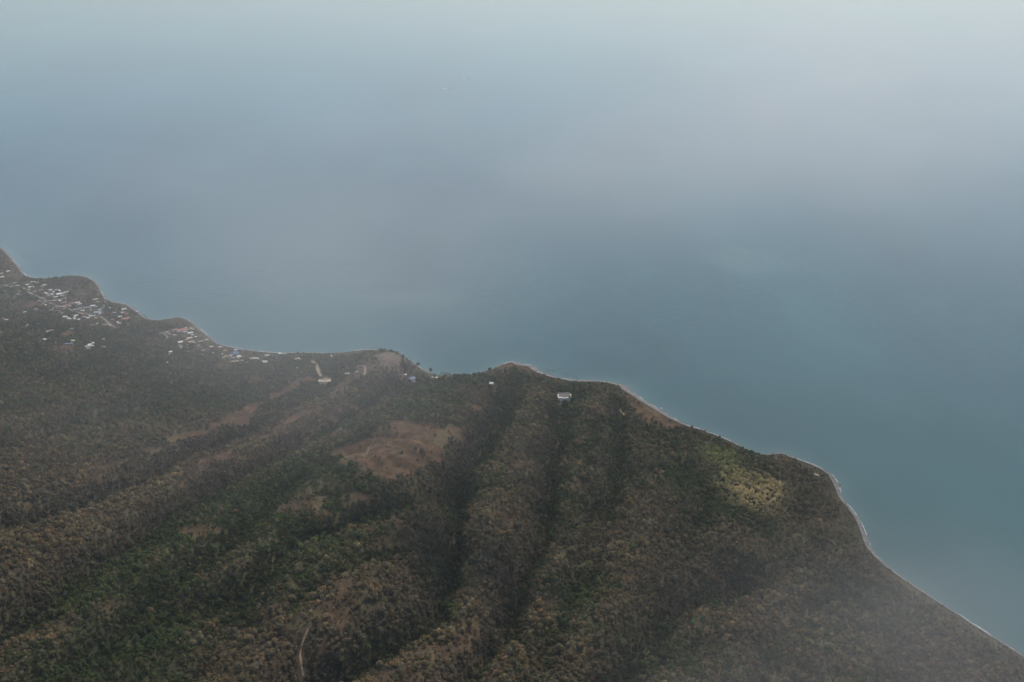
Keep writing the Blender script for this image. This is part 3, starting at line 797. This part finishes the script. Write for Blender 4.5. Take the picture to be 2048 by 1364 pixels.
# ------------------------------------------------------------------ check dams
concrete = noisy_mat('pale_concrete', (.60,.56,.47), (.78,.73,.62), 0.35, 0.9, 6)
concrete2 = noisy_mat('stained_concrete', (.58,.47,.31), (.76,.64,.45), 0.35, 0.9, 6)
bedm = noisy_mat('grey_sediment', (.09,.085,.08), (.17,.16,.15), 0.5, 0.95, 6)
for i, (x, y, zb, zt, hw, hh, dpt) in enumerate(DAMS):
    root = bpy.data.objects.new('check_dam', None); COL.objects.link(root); root.location = (x, y, zb)
    tag(root, ['grey check dam with a flat gravel bed in the ravine above the small beach point', 'pale ochre check dam at the foot of the winding dirt track'][i], 'dam')
    m = [concrete, concrete2][i]
    hh = hh + 0.3
    # wall seen from upstream: wide crest, narrow foot, low spillway notch in the middle
    f = 0.55
    prof = [(-hw, hh), (-hw, hh*0.55), (-hw*f, -2), (hw*f, -2), (hw, hh*0.55), (hw, hh), (hw*.32, hh), (hw*.26, hh-1.1), (-hw*.26, hh-1.1), (-hw*.32, hh)]
    n = len(prof); v = [(a, -1.4 + (hh-b)*-0.18, b) for a, b in prof] + [(a, 2.2, b) for a, b in prof]
    fc = [(j, (j+1) % n, n+(j+1) % n, n+j) for j in range(n)]
    fr = [(0,1,4,5), (1,2,3,4)]
    # front face split into convex pieces around the notch
    front = [(9,0,1,2), (9,2,3,8), (8,3,7), (7,3,4,6), (6,4,5)]
    back = [tuple(n + k for k in reversed(q)) for q in front]
    link('wall', mesh_from('wall', v, fc + front + back, m), root)
    for sgn in (-1, 1):
        wv = box_mesh('wing_wall', sgn*hw - 0.9, sgn*hw + 0.9, -1.0, dpt*0.7, hh - 3, hh + 0.25, m)
        link('wing_wall', wv, root)
    bed = box_mesh('sediment_bed', -hw + 1, hw - 1, 2.2, dpt + 3, hh - 3, hh - 0.25, [bedm, track_m][i])
    link('sediment_bed', bed, root)
    alive &= ~((np.abs(PX - x) < hw + 3) & (PY > y - 17) & (PY < y + dpt + 6))

# ------------------------------------------------------------------ boats
white_paint = noisy_mat('white_hull_paint', (.72,.72,.70), (.80,.80,.78), 0.6, 0.4)
deck_m = noisy_mat('boat_deck', (.30,.24,.17), (.42,.34,.25), 1.0, 0.7)
def boat(u, v, L, W, turn, label, wake=0, group=None):
    p = flat(u, v); root = bpy.data.objects.new('motorboat', None); COL.objects.link(root)
    root.location = (p[0], p[1], 0); root.rotation_euler = (0, 0, math.radians(turn))
    tag(root, label, 'boat', group)
    st = [(-.5, .36, .42), (-.35, .46, .46), (0, .5, .5), (.28, .36, .42), (.42, .18, .2), (.5, .02, .04)]
    V, F = [], []
    for fx, a, b in st:
        top = 0.13 * L * (1 + (0.35 if fx > .3 else 0))
        V += [(fx*L, -W*a, top), (fx*L*.97, -W*b*.6, -.3), (fx*L*.97, W*b*.6, -.3), (fx*L, W*a, top)]
    for i in range(len(st) - 1):
        for k in range(3): q = i*4 + k; F.append((q, q+4, q+5, q+1))
    F += [(0, 1, 2, 3)]
    link('hull', mesh_from('hull', V, F, white_paint), root)
    dk = [(fx*L*.99, s*W*a*.97, 0.115*L) for fx, a, b in st for s in (-1, 1)]
    link('deck', mesh_from('deck', dk, [(i*2, i*2+2, i*2+3, i*2+1) for i in range(len(st)-1)], deck_m), root)
    c = box_mesh('cabin', -.22*L, .12*L, -.3*W, .3*W, .115*L, .27*L, white_paint); link('cabin', c, root)
    link('cabin_roof', box_mesh('cabin_roof', -.27*L, .16*L, -.36*W, .36*W, .272*L, .29*L, white_paint), root)
    if wake:
        V, F = [], []
        n = 24
        for i in range(n + 1):
            t = i / n; w = 0.5*W + t * W * 0.6 + R.uniform(-.2, .2)
            V += [(-.45*L - t*wake, -w, .14), (-.45*L - t*wake, w, .14)]
            if i: F.append((2*i-2, 2*i, 2*i+1, 2*i-1))
        link('wake', mesh_from('wake', V, F, white_paint), root)
boat(1322, 818, 7.5, 3.2, 150, 'small white boat moored just off the gravel beach below the orange slope')
boat(900, 177.5, 9, 3.2, 170+180, 'white motorboat on the open sea, nearer one with the longer wake', 34)
boat(936, 156.5, 8, 3, 172+180, 'white motorboat on the open sea, farther one with the faint wake', 26)

# ------------------------------------------------------------------ tree tints
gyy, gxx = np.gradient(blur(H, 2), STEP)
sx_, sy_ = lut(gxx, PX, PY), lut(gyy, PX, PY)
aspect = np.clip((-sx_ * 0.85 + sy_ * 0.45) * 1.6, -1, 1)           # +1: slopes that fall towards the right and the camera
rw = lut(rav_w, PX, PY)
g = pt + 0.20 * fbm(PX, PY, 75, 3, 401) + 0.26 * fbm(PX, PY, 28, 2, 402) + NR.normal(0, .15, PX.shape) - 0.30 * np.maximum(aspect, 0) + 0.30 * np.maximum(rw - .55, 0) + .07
g = g - 0.25 * pd
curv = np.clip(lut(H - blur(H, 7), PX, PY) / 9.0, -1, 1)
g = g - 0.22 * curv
green = g > 0.5
GP = np.array([(.034,.052,.016), (.058,.076,.020), (.034,.058,.024), (.092,.086,.028), (.044,.056,.018), (.074,.096,.024)])
BP = np.array([(.160,.122,.066), (.122,.094,.054), (.195,.142,.064), (.185,.115,.052), (.138,.116,.070), (.100,.078,.044)])
u1 = NR.randint(0, 6, PX.shape); 
big = (vnoise(PX / 35, PY / 35, 61) * 6).astype(int) % 6
pick = np.where(NR.uniform(0, 1, PX.shape) < .55, big, u1)
tint = np.where(green[:, None], GP[pick], BP[pick])
mixk = np.clip(0.5 + (g - .5) * 1.2, 0, 1)[:, None]
tint = tint * 0.7 + 0.3 * (GP[1] * mixk + BP[0] * (1 - mixk))
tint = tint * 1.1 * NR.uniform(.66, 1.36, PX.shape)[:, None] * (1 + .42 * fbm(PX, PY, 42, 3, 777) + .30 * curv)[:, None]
# purple grey leafless wood on the steep dark sides, slope shade painted in
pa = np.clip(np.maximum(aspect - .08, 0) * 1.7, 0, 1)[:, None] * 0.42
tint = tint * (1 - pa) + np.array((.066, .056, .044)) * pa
# dry vegetation patches; the brightest yellows and tans are sunlight painted into the tints
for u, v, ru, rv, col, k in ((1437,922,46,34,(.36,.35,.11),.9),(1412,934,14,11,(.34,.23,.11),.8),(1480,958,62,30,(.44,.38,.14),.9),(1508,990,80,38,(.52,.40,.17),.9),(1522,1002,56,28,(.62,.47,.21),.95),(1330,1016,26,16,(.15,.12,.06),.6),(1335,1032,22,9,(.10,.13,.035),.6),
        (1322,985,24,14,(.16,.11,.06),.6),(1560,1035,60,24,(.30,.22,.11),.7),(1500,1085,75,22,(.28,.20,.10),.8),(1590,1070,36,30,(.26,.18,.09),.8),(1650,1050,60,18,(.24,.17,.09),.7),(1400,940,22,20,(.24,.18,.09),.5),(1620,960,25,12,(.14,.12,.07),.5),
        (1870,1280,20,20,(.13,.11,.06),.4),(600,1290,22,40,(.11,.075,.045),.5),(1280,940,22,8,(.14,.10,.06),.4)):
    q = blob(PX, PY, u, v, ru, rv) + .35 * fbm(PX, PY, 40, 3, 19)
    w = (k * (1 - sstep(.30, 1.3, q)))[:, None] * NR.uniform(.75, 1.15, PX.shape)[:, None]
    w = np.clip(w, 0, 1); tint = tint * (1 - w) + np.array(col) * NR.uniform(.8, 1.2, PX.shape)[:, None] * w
rare = NR.uniform(0, 1, PX.shape) < .0012
tint[rare] = np.array((.11, .15, .03)) * NR.uniform(.8, 1.3, rare.sum())[:, None]
size = NR.lognormal(np.log(6.3), .34, PX.shape) * (1 - .25 * village) * np.where(green, 1.05, .98)
size *= 1 + .18 * fbm(PX, PY, 60, 2, 555) + .25 * np.clip(rw - .5, 0, 1)
size = np.clip(size, 3.2, 15)
size = size * np.where(PX > -900, .45 + .55 * sstep(10, 60, psd), .7 + .3 * sstep(10, 40, psd))
size = np.where(pd > .6, size * .75, size)
hgt = size * NR.uniform(.95, 1.35, PX.shape)

leafy_crowns = [crown_mesh('crown', 100 + i, True, 170) for i in range(5)]
bare_crowns = [crown_mesh('crown', 200 + i, False, 230) for i in range(5)]
trunks = [trunk_mesh('trunk', 300 + i) for i in range(3)]

def tree(name, x, y, s, h, rot, tn, leafy, var, label, group=None):
    root = bpy.data.objects.new(name, None); COL.objects.link(root)
    root.location = (x, y, float(lut(H, x, y)) - .1); root.rotation_euler = (0, 0, rot); root.scale = (s, s, h)
    tag(root, label, 'tree', group)
    c = link('crown', (leafy_crowns if leafy else bare_crowns)[var % 5], root)
    c['tint'] = [float(q) for q in tn]
    link('trunk', trunks[var % 3], root)
    return root

# trees one can point to
LONE = [(737,1303,14,(.07,.10,.03),1,'large bright yellow-green tree in the dark ravine at the bottom'),
 (399,1119,9,(.13,.17,.035),1,'bright lime tree on the dark green slope'),(1387,1248,14,(.09,.14,.03),1,'bright green tree above the ravine, larger one of two'),
 (1405,1238,11,(.07,.10,.03),1,'dull olive tree beside the larger bright green tree'),(1388,1329,14,(.07,.12,.03),1,'round green tree among brown woods near the bottom'),
 (1301,1322,12,(.12,.13,.04),1,'yellow-olive tree at the edge of the dark green gully'),(1180,1128,9,(.13,.17,.03),1,'lime tree on the brown spur between two ravines'),
 (1156,1210,13,(.10,.12,.04),1,'olive tree at the left edge of the green patch'),(1137,1051,8,(.10,.17,.03),1,'bright green treetop beside the dark central ravine'),
 (1380,986,8,(.13,.18,.03),1,'lime tree standing in the brown wood left of the yellow patch'),
 (837,952,15,(.028,.044,.026),1,'large dark tree at the foot of the brown clearing'),(779,856,8,(.026,.044,.024),1,'lone dark tree near the top of the brown clearing'),
 (743,876,7.5,(.028,.042,.022),1,'dark tree at the left rim of the brown clearing'),(803,907,7,(.026,.046,.022),1,'small dark tree in the middle of the brown clearing'),
 (843,902,11,(.060,.058,.050),0,'wide greyish leafless tree on the right of the brown clearing'),(830,899,9,(.052,.052,.044),0,'smaller greyish leafless tree beside the wide one on the clearing'),
 (805,875,7,(.035,.048,.026),1,'small green tree just above the centre of the brown clearing'),
 (836,728,12,(.045,.050,.042),1,'big spreading tree leaning over the shore below the knoll'),(861,738,11,(.045,.050,.042),1,'spreading shore tree, second along the beach below the knoll'),
 (806,712,9,(.050,.048,.042),0,'thin tree on the shore edge of the bare knoll'),(1268,802,8,(.036,.050,.028),1,'lone round tree on the orange strip, farther one'),
 (1277,808,8.5,(.036,.054,.028),1,'lone round tree on the orange strip, nearer one'),(1320,845,6,(.036,.050,.030),1,'low bush tree at the lower part of the orange strip'),
 (1148,775,14,(.030,.052,.030),1,'tall dark green tree beyond the grey check dam'),(1139,799,11,(.026,.048,.030),1,'dark green tree hiding the foot of the grey check dam'),
 (1127,806,9,(.026,.048,.030),1,'smaller dark green tree below the grey check dam'),
 (752,718,10,(.028,.042,.026),1,'dark tree on the ridge just before the bare knoll'),(633,839,12,(.026,.044,.030),1,'dark round tree on the second brown crest'),
 (560,885,13,(.028,.046,.028),1,'dark tree below the second brown crest'),(980,740,12,(.028,.046,.030),1,'dark tree on the shore beside the small point'),
 (1010,745,11,(.030,.046,.030),1,'dark tree just inland of the small point'),(1035,752,12,(.036,.056,.030),1,'green tree on the flat behind the small point')]
lonexy = []
for i, (u, v, s, tn, lf, lab) in enumerate(LONE):
    x, y = wpt(u, v + s*.25); lonexy.append((x, y, s))
    alive &= ((PX - x) ** 2 + (PY - y) ** 2) > (s * .55) ** 2
    tree('leafy_tree' if lf else 'bare_tree', x, y, s, s * R.uniform(.85, 1.05), R.uniform(0, 6.28), tn, lf, i, lab)

idx_alive = np.where(alive)[0]
dcam = np.sqrt(PX**2 + PY**2 + (CAM_Z - pz)**2)
inframe = (pu > 4) & (pu < 2044) & (pv < 1358) & (pv > 0)
cand = idx_alive[inframe[idx_alive]]
app = size[cand] / dcam[cand]
# the trees that show largest, spaced through the nearest slopes
order = cand[np.argsort(-app)][:268]
single = np.zeros(len(PX), bool); single[order] = True
PLACES = [(0, 230, 'in the bottom left corner'), (230, 440, 'on the dark slope at lower left'), (440, 575, 'just left of the pale earth track'), (575, 650, 'beside the pale earth track at the bottom'),
 (650, 800, 'just right of the pale earth track'), (800, 940, 'on the spur between the two central ravines'), (940, 1080, 'above the mouth of the second ravine'), (1080, 1220, 'on the broad spur at bottom centre'),
 (1220, 1340, 'around the dark green gully at the bottom'), (1340, 1500, 'below the two bright green trees'), (1500, 1700, 'at the edge of the lower right mist'), (1700, 2050, 'under the mist at lower right')]
for k in order:
    lf = bool(green[k]); t_ = tint[k]; lum = float(t_.sum())
    if lf: col_ = 'dark green' if lum < .105 else ('mid green' if t_[1] > t_[0] * 1.15 and lum < .17 else 'olive green')
    else: col_ = 'dull grey-brown' if lum < .20 else ('brown' if lum < .33 else 'pale straw-brown')
    pl_ = [p for a_, b_, p in PLACES if a_ <= pu[k] < b_][0]
    kind_ = 'leafy' if lf else 'half-bare'
    wide = 'wide' if size[k] > 13 else ('big' if size[k] > 10.5 else 'medium')
    up_ = 'low down ' if pv[k] > 1250 else 'higher up '
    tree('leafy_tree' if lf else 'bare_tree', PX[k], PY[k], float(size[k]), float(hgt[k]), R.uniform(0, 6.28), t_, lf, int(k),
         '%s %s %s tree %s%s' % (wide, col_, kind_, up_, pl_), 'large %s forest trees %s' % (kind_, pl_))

# ------------------------------------------------------------------ the forest as one mass of instanced trees
protos = bpy.data.collections.new('forest_kinds')
far = []
for i in range(5): far.append(tree_full('a_leafy%d' % i, 100 + i, True, 110))
for i in range(5): far.append(tree_full('b_bare%d' % i, 200 + i, False, 190))
for i, me_ in enumerate(far):
    o = bpy.data.objects.new('kind_%02d' % i, me_); protos.objects.link(o)

def forest(name, sel, label, cat):
    n = len(sel)
    me = bpy.data.meshes.new(name); me.vertices.add(n)
    co = np.stack([PX[sel], PY[sel], pz[sel] - .15], 1).astype(np.float32)
    me.vertices.foreach_set('co', co.ravel())
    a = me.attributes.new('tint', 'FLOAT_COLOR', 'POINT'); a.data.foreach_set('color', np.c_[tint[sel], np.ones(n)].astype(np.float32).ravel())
    a = me.attributes.new('pscale', 'FLOAT_VECTOR', 'POINT'); a.data.foreach_set('vector', np.c_[size[sel], size[sel], hgt[sel]].astype(np.float32).ravel())
    a = me.attributes.new('prot', 'FLOAT_VECTOR', 'POINT')
    rr = np.zeros((n, 3), np.float32); rr[:, 2] = NR.uniform(0, 6.28, n); rr[:, 0] = NR.normal(0, .08, n); rr[:, 1] = NR.normal(0, .08, n)
    a.data.foreach_set('vector', rr.ravel())
    a = me.attributes.new('kindno', 'INT', 'POINT'); a.data.foreach_set('value', (NR.randint(0, 5, n) + np.where(green[sel], 0, 5)).astype(np.int32))
    o = link(name, me)
    ng = bpy.data.node_groups.new(name, 'GeometryNodeTree')
    ng.interface.new_socket(name='Geometry', in_out='INPUT', socket_type='NodeSocketGeometry')
    ng.interface.new_socket(name='Geometry', in_out='OUTPUT', socket_type='NodeSocketGeometry')
    gi = ng.nodes.new('NodeGroupInput'); go = ng.nodes.new('NodeGroupOutput')
    ci = ng.nodes.new('GeometryNodeCollectionInfo'); ci.inputs['Collection'].default_value = protos
    ci.inputs['Separate Children'].default_value = True; ci.inputs['Reset Children'].default_value = True
    ip = ng.nodes.new('GeometryNodeInstanceOnPoints'); ip.inputs['Pick Instance'].default_value = True
    def na(nm_, ty):
        q = ng.nodes.new('GeometryNodeInputNamedAttribute'); q.data_type = ty; q.inputs[0].default_value = nm_
        return q.outputs['Attribute']
    ng.links.new(gi.outputs[0], ip.inputs['Points']); ng.links.new(ci.outputs[0], ip.inputs['Instance'])
    ng.links.new(na('kindno', 'INT'), ip.inputs['Instance Index'])
    ng.links.new(na('pscale', 'FLOAT_VECTOR'), ip.inputs['Scale'])
    er = ng.nodes.new('FunctionNodeEulerToRotation'); ng.links.new(na('prot', 'FLOAT_VECTOR'), er.inputs[0])
    ng.links.new(er.outputs[0], ip.inputs['Rotation'])
    ng.links.new(ip.outputs[0], go.inputs[0])
    md = o.modifiers.new('scatter', 'NODES'); md.node_group = ng
    tag(o, label, cat, kind='stuff')
rest = np.where(alive & ~single)[0]
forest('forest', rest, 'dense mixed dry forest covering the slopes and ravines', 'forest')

# low scrub on the dry ground, too small to count
sp = 4.2
qx = np.arange(-1500, 1200, sp); qy = np.arange(800, 3400, sp)
QX, QY = np.meshgrid(qx, qy); QX = (QX + NR.uniform(-2, 2, QX.shape)).ravel(); QY = (QY + NR.uniform(-2, 2, QY.shape)).ravel()
qz = lut(H, QX, QY); qs = lut(sd, QX, QY)
qd = dryness(QX, QY)
mm = (qs > 12) & (qd > .35) & (NR.uniform(0, 1, QX.shape) < .20 + .25 * (fbm(QX, QY, 30, 2, 5) > .1))
for L, w in road_lines[4:8]:
    dd, _ = seg_dist(QX, QY, [tuple(q) for q in L]); mm &= dd > w + 1
for fx, fy, fr in footprints: mm &= ((QX - fx) ** 2 + (QY - fy) ** 2) > (fr - 2) ** 2
for (x, y, zb, zt, hw, hh, dpt) in DAMS: mm &= ~((np.abs(QX - x) < hw + 3) & (QY > y - 15) & (QY < y + dpt + 5))
PX, PY, pz = QX[mm], QY[mm], qz[mm]
n = len(PX)
size = NR.uniform(1.0, 2.8, n); hgt = size * .7
green = NR.uniform(0, 1, n) < .5
tint = np.where(green[:, None], np.array((.06, .062, .035)), np.array((.12, .088, .06))) * NR.uniform(.7, 1.3, n)[:, None]
forest('scrub', np.arange(n), 'low dry scrub dotted over the bare clearings', 'scrub')

# ------------------------------------------------------------------ rocks along the waterline
rock_m = noisy_mat('shore_rock', (.10, .095, .09), (.27, .255, .24), 0.6, 0.9, 5)
V, F = [], []
def rock(x, y, z, s):
    k = len(V); 
    pts = [(1,0,0), (.3,.95,0), (-.8,.6,0), (-.8,-.6,0), (.3,-.95,0)]
    for a, b, c in pts: V.append((x + a*s*R.uniform(.7, 1.2), y + b*s*R.uniform(.7, 1.2), z - .4*s))
    for a, b, c in pts: V.append((x + a*s*.6*R.uniform(.6, 1.1), y + b*s*.6*R.uniform(.6, 1.1), z + s*R.uniform(.35, .7)))
    V.append((x, y, z + s*R.uniform(.6, .9)))
    for j in range(5):
        jj = (j+1) % 5
        F.append((k+j, k+jj, k+5+jj, k+5+j)); F.append((k+5+j, k+5+jj, k+10))
T = np.gradient(cs, axis=0); T /= np.linalg.norm(T, axis=1)[:, None]
Nn = np.stack([-T[:, 1], T[:, 0]], 1)
rk = fbm(cs[:, 0], cs[:, 1], 70, 2, 500)
for i in range(0, len(cs)):
    if cs[i, 1] > 3300 or cs[i, 1] < 500: continue
    for q in range(3 if rk[i] > 0 else 1):
        off = R.gauss(0, 2.6) - .5
        x, y = cs[i] + Nn[i] * off + T[i] * R.uniform(-2.5, 2.5)
        rock(x, y, max(0, -off * .12), abs(R.gauss(.5, .45)) + .25)
for u0, v0, u1, v1, n, s in ((1062,731,1067,742,40,1.5),(1090,738,1150,752,36,1.1),(1086,742,1110,748,14,1.2),(1120,750,1160,757,20,1.0),(876,745,903,748,40,1.6),(998,736,1034,724,60,1.6),(739,697,760,698,30,1.2),(1250,775,1264,786,60,1.3),(1545,908,1584,914,50,1.2),(1655,945,1680,975,80,1.2),(1400,858,1420,866,14,.9),(200,588,215,603,20,1.5),(264,615,300,640,30,1.4)):
    for q in range(n):
        t = R.random(); x, y = flat(u0 + (u1-u0)*t + R.gauss(0, 2), v0 + (v1-v0)*t + R.gauss(0, .8))
        rock(x, y, 0.1, s * R.uniform(.4, 1.3))
tag(link('shore_rocks', mesh_from('shore_rocks', V, F, rock_m)), 'grey rocks strewn along the waterline', 'rocks', kind='stuff')

# ------------------------------------------------------------------ drifting mist at flight level
mm_ = bpy.data.materials.new('mist'); mm_.use_nodes = True
nt = mm_.node_tree; nt.nodes.clear()
out = nt.nodes.new('ShaderNodeOutputMaterial'); pvm = nt.nodes.new('ShaderNodeVolumePrincipled')
pvm.inputs['Color'].default_value = (0.99, 0.955, 0.94, 1); pvm.inputs['Anisotropy'].default_value = 0.3
pvm.inputs['Density Attribute'].default_value = ''; pvm.inputs['Temperature Attribute'].default_value = ''
tc = N(nt, 'ShaderNodeTexCoord'); ln = N(nt, 'ShaderNodeVectorMath', operation='LENGTH')
nt.links.new(tc.outputs['Object'], ln.inputs[0])
mr = N(nt, 'ShaderNodeMapRange', interpolation_type='SMOOTHERSTEP')
mr.inputs['From Min'].default_value = 1.0; mr.inputs['From Max'].default_value = 0.1; mr.inputs['To Min'].default_value = 0; mr.inputs['To Max'].default_value = 1
nt.links.new(ln.outputs['Value'], mr.inputs['Value'])
nz = N(nt, 'ShaderNodeTexNoise'); nz.inputs['Scale'].default_value = 1.6; nz.inputs['Detail'].default_value = 2
geo = N(nt, 'ShaderNodeObjectInfo'); ad_ = N(nt, 'ShaderNodeVectorMath', operation='ADD')
nt.links.new(tc.outputs['Object'], ad_.inputs[0]); nt.links.new(geo.outputs['Location'], ad_.inputs[1]); nt.links.new(ad_.outputs[0], nz.inputs['Vector'])
m2 = N(nt, 'ShaderNodeMapRange'); m2.inputs['From Min'].default_value = .35; m2.inputs['From Max'].default_value = .7; m2.inputs['To Min'].default_value = .25; m2.inputs['To Max'].default_value = 1.6
nt.links.new(nz.outputs['Fac'], m2.inputs['Value'])
p1 = N(nt, 'ShaderNodeMath', operation='MULTIPLY'); nt.links.new(mr.outputs[0], p1.inputs[0]); nt.links.new(m2.outputs[0], p1.inputs[1])
oc = N(nt, 'ShaderNodeAttribute'); oc.attribute_type = 'OBJECT'; oc.attribute_name = 'thickness'
p2 = N(nt, 'ShaderNodeMath', operation='MULTIPLY'); nt.links.new(p1.outputs[0], p2.inputs[0]); nt.links.new(oc.outputs['Fac'], p2.inputs[1])
nt.links.new(p2.outputs[0], pvm.inputs['Density']); nt.links.new(pvm.outputs[0], out.inputs['Volume'])
def ball():
    V, F = [], []
    nu, nv = 16, 10
    for j in range(1, nv):
        for i in range(nu):
            a, b = 2*math.pi*i/nu, math.pi*j/nv; V.append((math.cos(a)*math.sin(b), math.sin(a)*math.sin(b), math.cos(b)))
    for j in range(nv-2):
        for i in range(nu): F.append((j*nu+i, (j+1)*nu+i, (j+1)*nu+(i+1) % nu, j*nu+(i+1) % nu))
    t = len(V); V += [(0,0,1), (0,0,-1)]
    for i in range(nu): F.append((t, i, (i+1) % nu)); F.append((t+1, (nv-2)*nu+(i+1) % nu, (nv-2)*nu+i))
    return mesh_from('mist', V, F, mm_)
mist_me = ball()
for u, v, dd, rx, ry, rz, rot, thick in ((330,560,1500,800,520,320,-15,.00050),(1900,1480,900,360,280,180,20,.00105),(1800,230,2300,950,700,300,35,.00060),(700,560,1600,480,340,190,-20,.00024),(980,350,2200,850,600,260,-10,.00042)):
    d_ = ray(u, v); o = link('mist', mist_me)
    o.location = (d_[0]*dd, d_[1]*dd, CAM_Z + d_[2]*dd); o.scale = (rx, ry, rz); o.rotation_euler = (0, 0, math.radians(rot))
    o['thickness'] = thick
    tag(o, 'soft veil of drifting mist', 'mist', 'veils of drifting mist', 'stuff')

# ------------------------------------------------------------------ haze
hm = bpy.data.materials.new('haze'); hm.use_nodes = True
nt = hm.node_tree; nt.nodes.clear()
out = nt.nodes.new('ShaderNodeOutputMaterial'); pv_ = nt.nodes.new('ShaderNodeVolumePrincipled')
pv_.inputs['Density'].default_value = HAZE_D = 0.00004
pv_.inputs['Color'].default_value = (0.86, 0.945, 0.955, 1)
pv_.inputs['Anisotropy'].default_value = 0.62
pv_.inputs['Density Attribute'].default_value = ''
pv_.inputs['Temperature Attribute'].default_value = ''
nt.links.new(pv_.outputs[0], out.inputs['Volume'])
hz = link('haze', box_mesh('haze', -42000, 42000, -22000, 62000, -18, CAM_Z + 14, hm))
tag(hz, 'thin pale haze filling the air over sea and slopes', 'haze', kind='stuff')
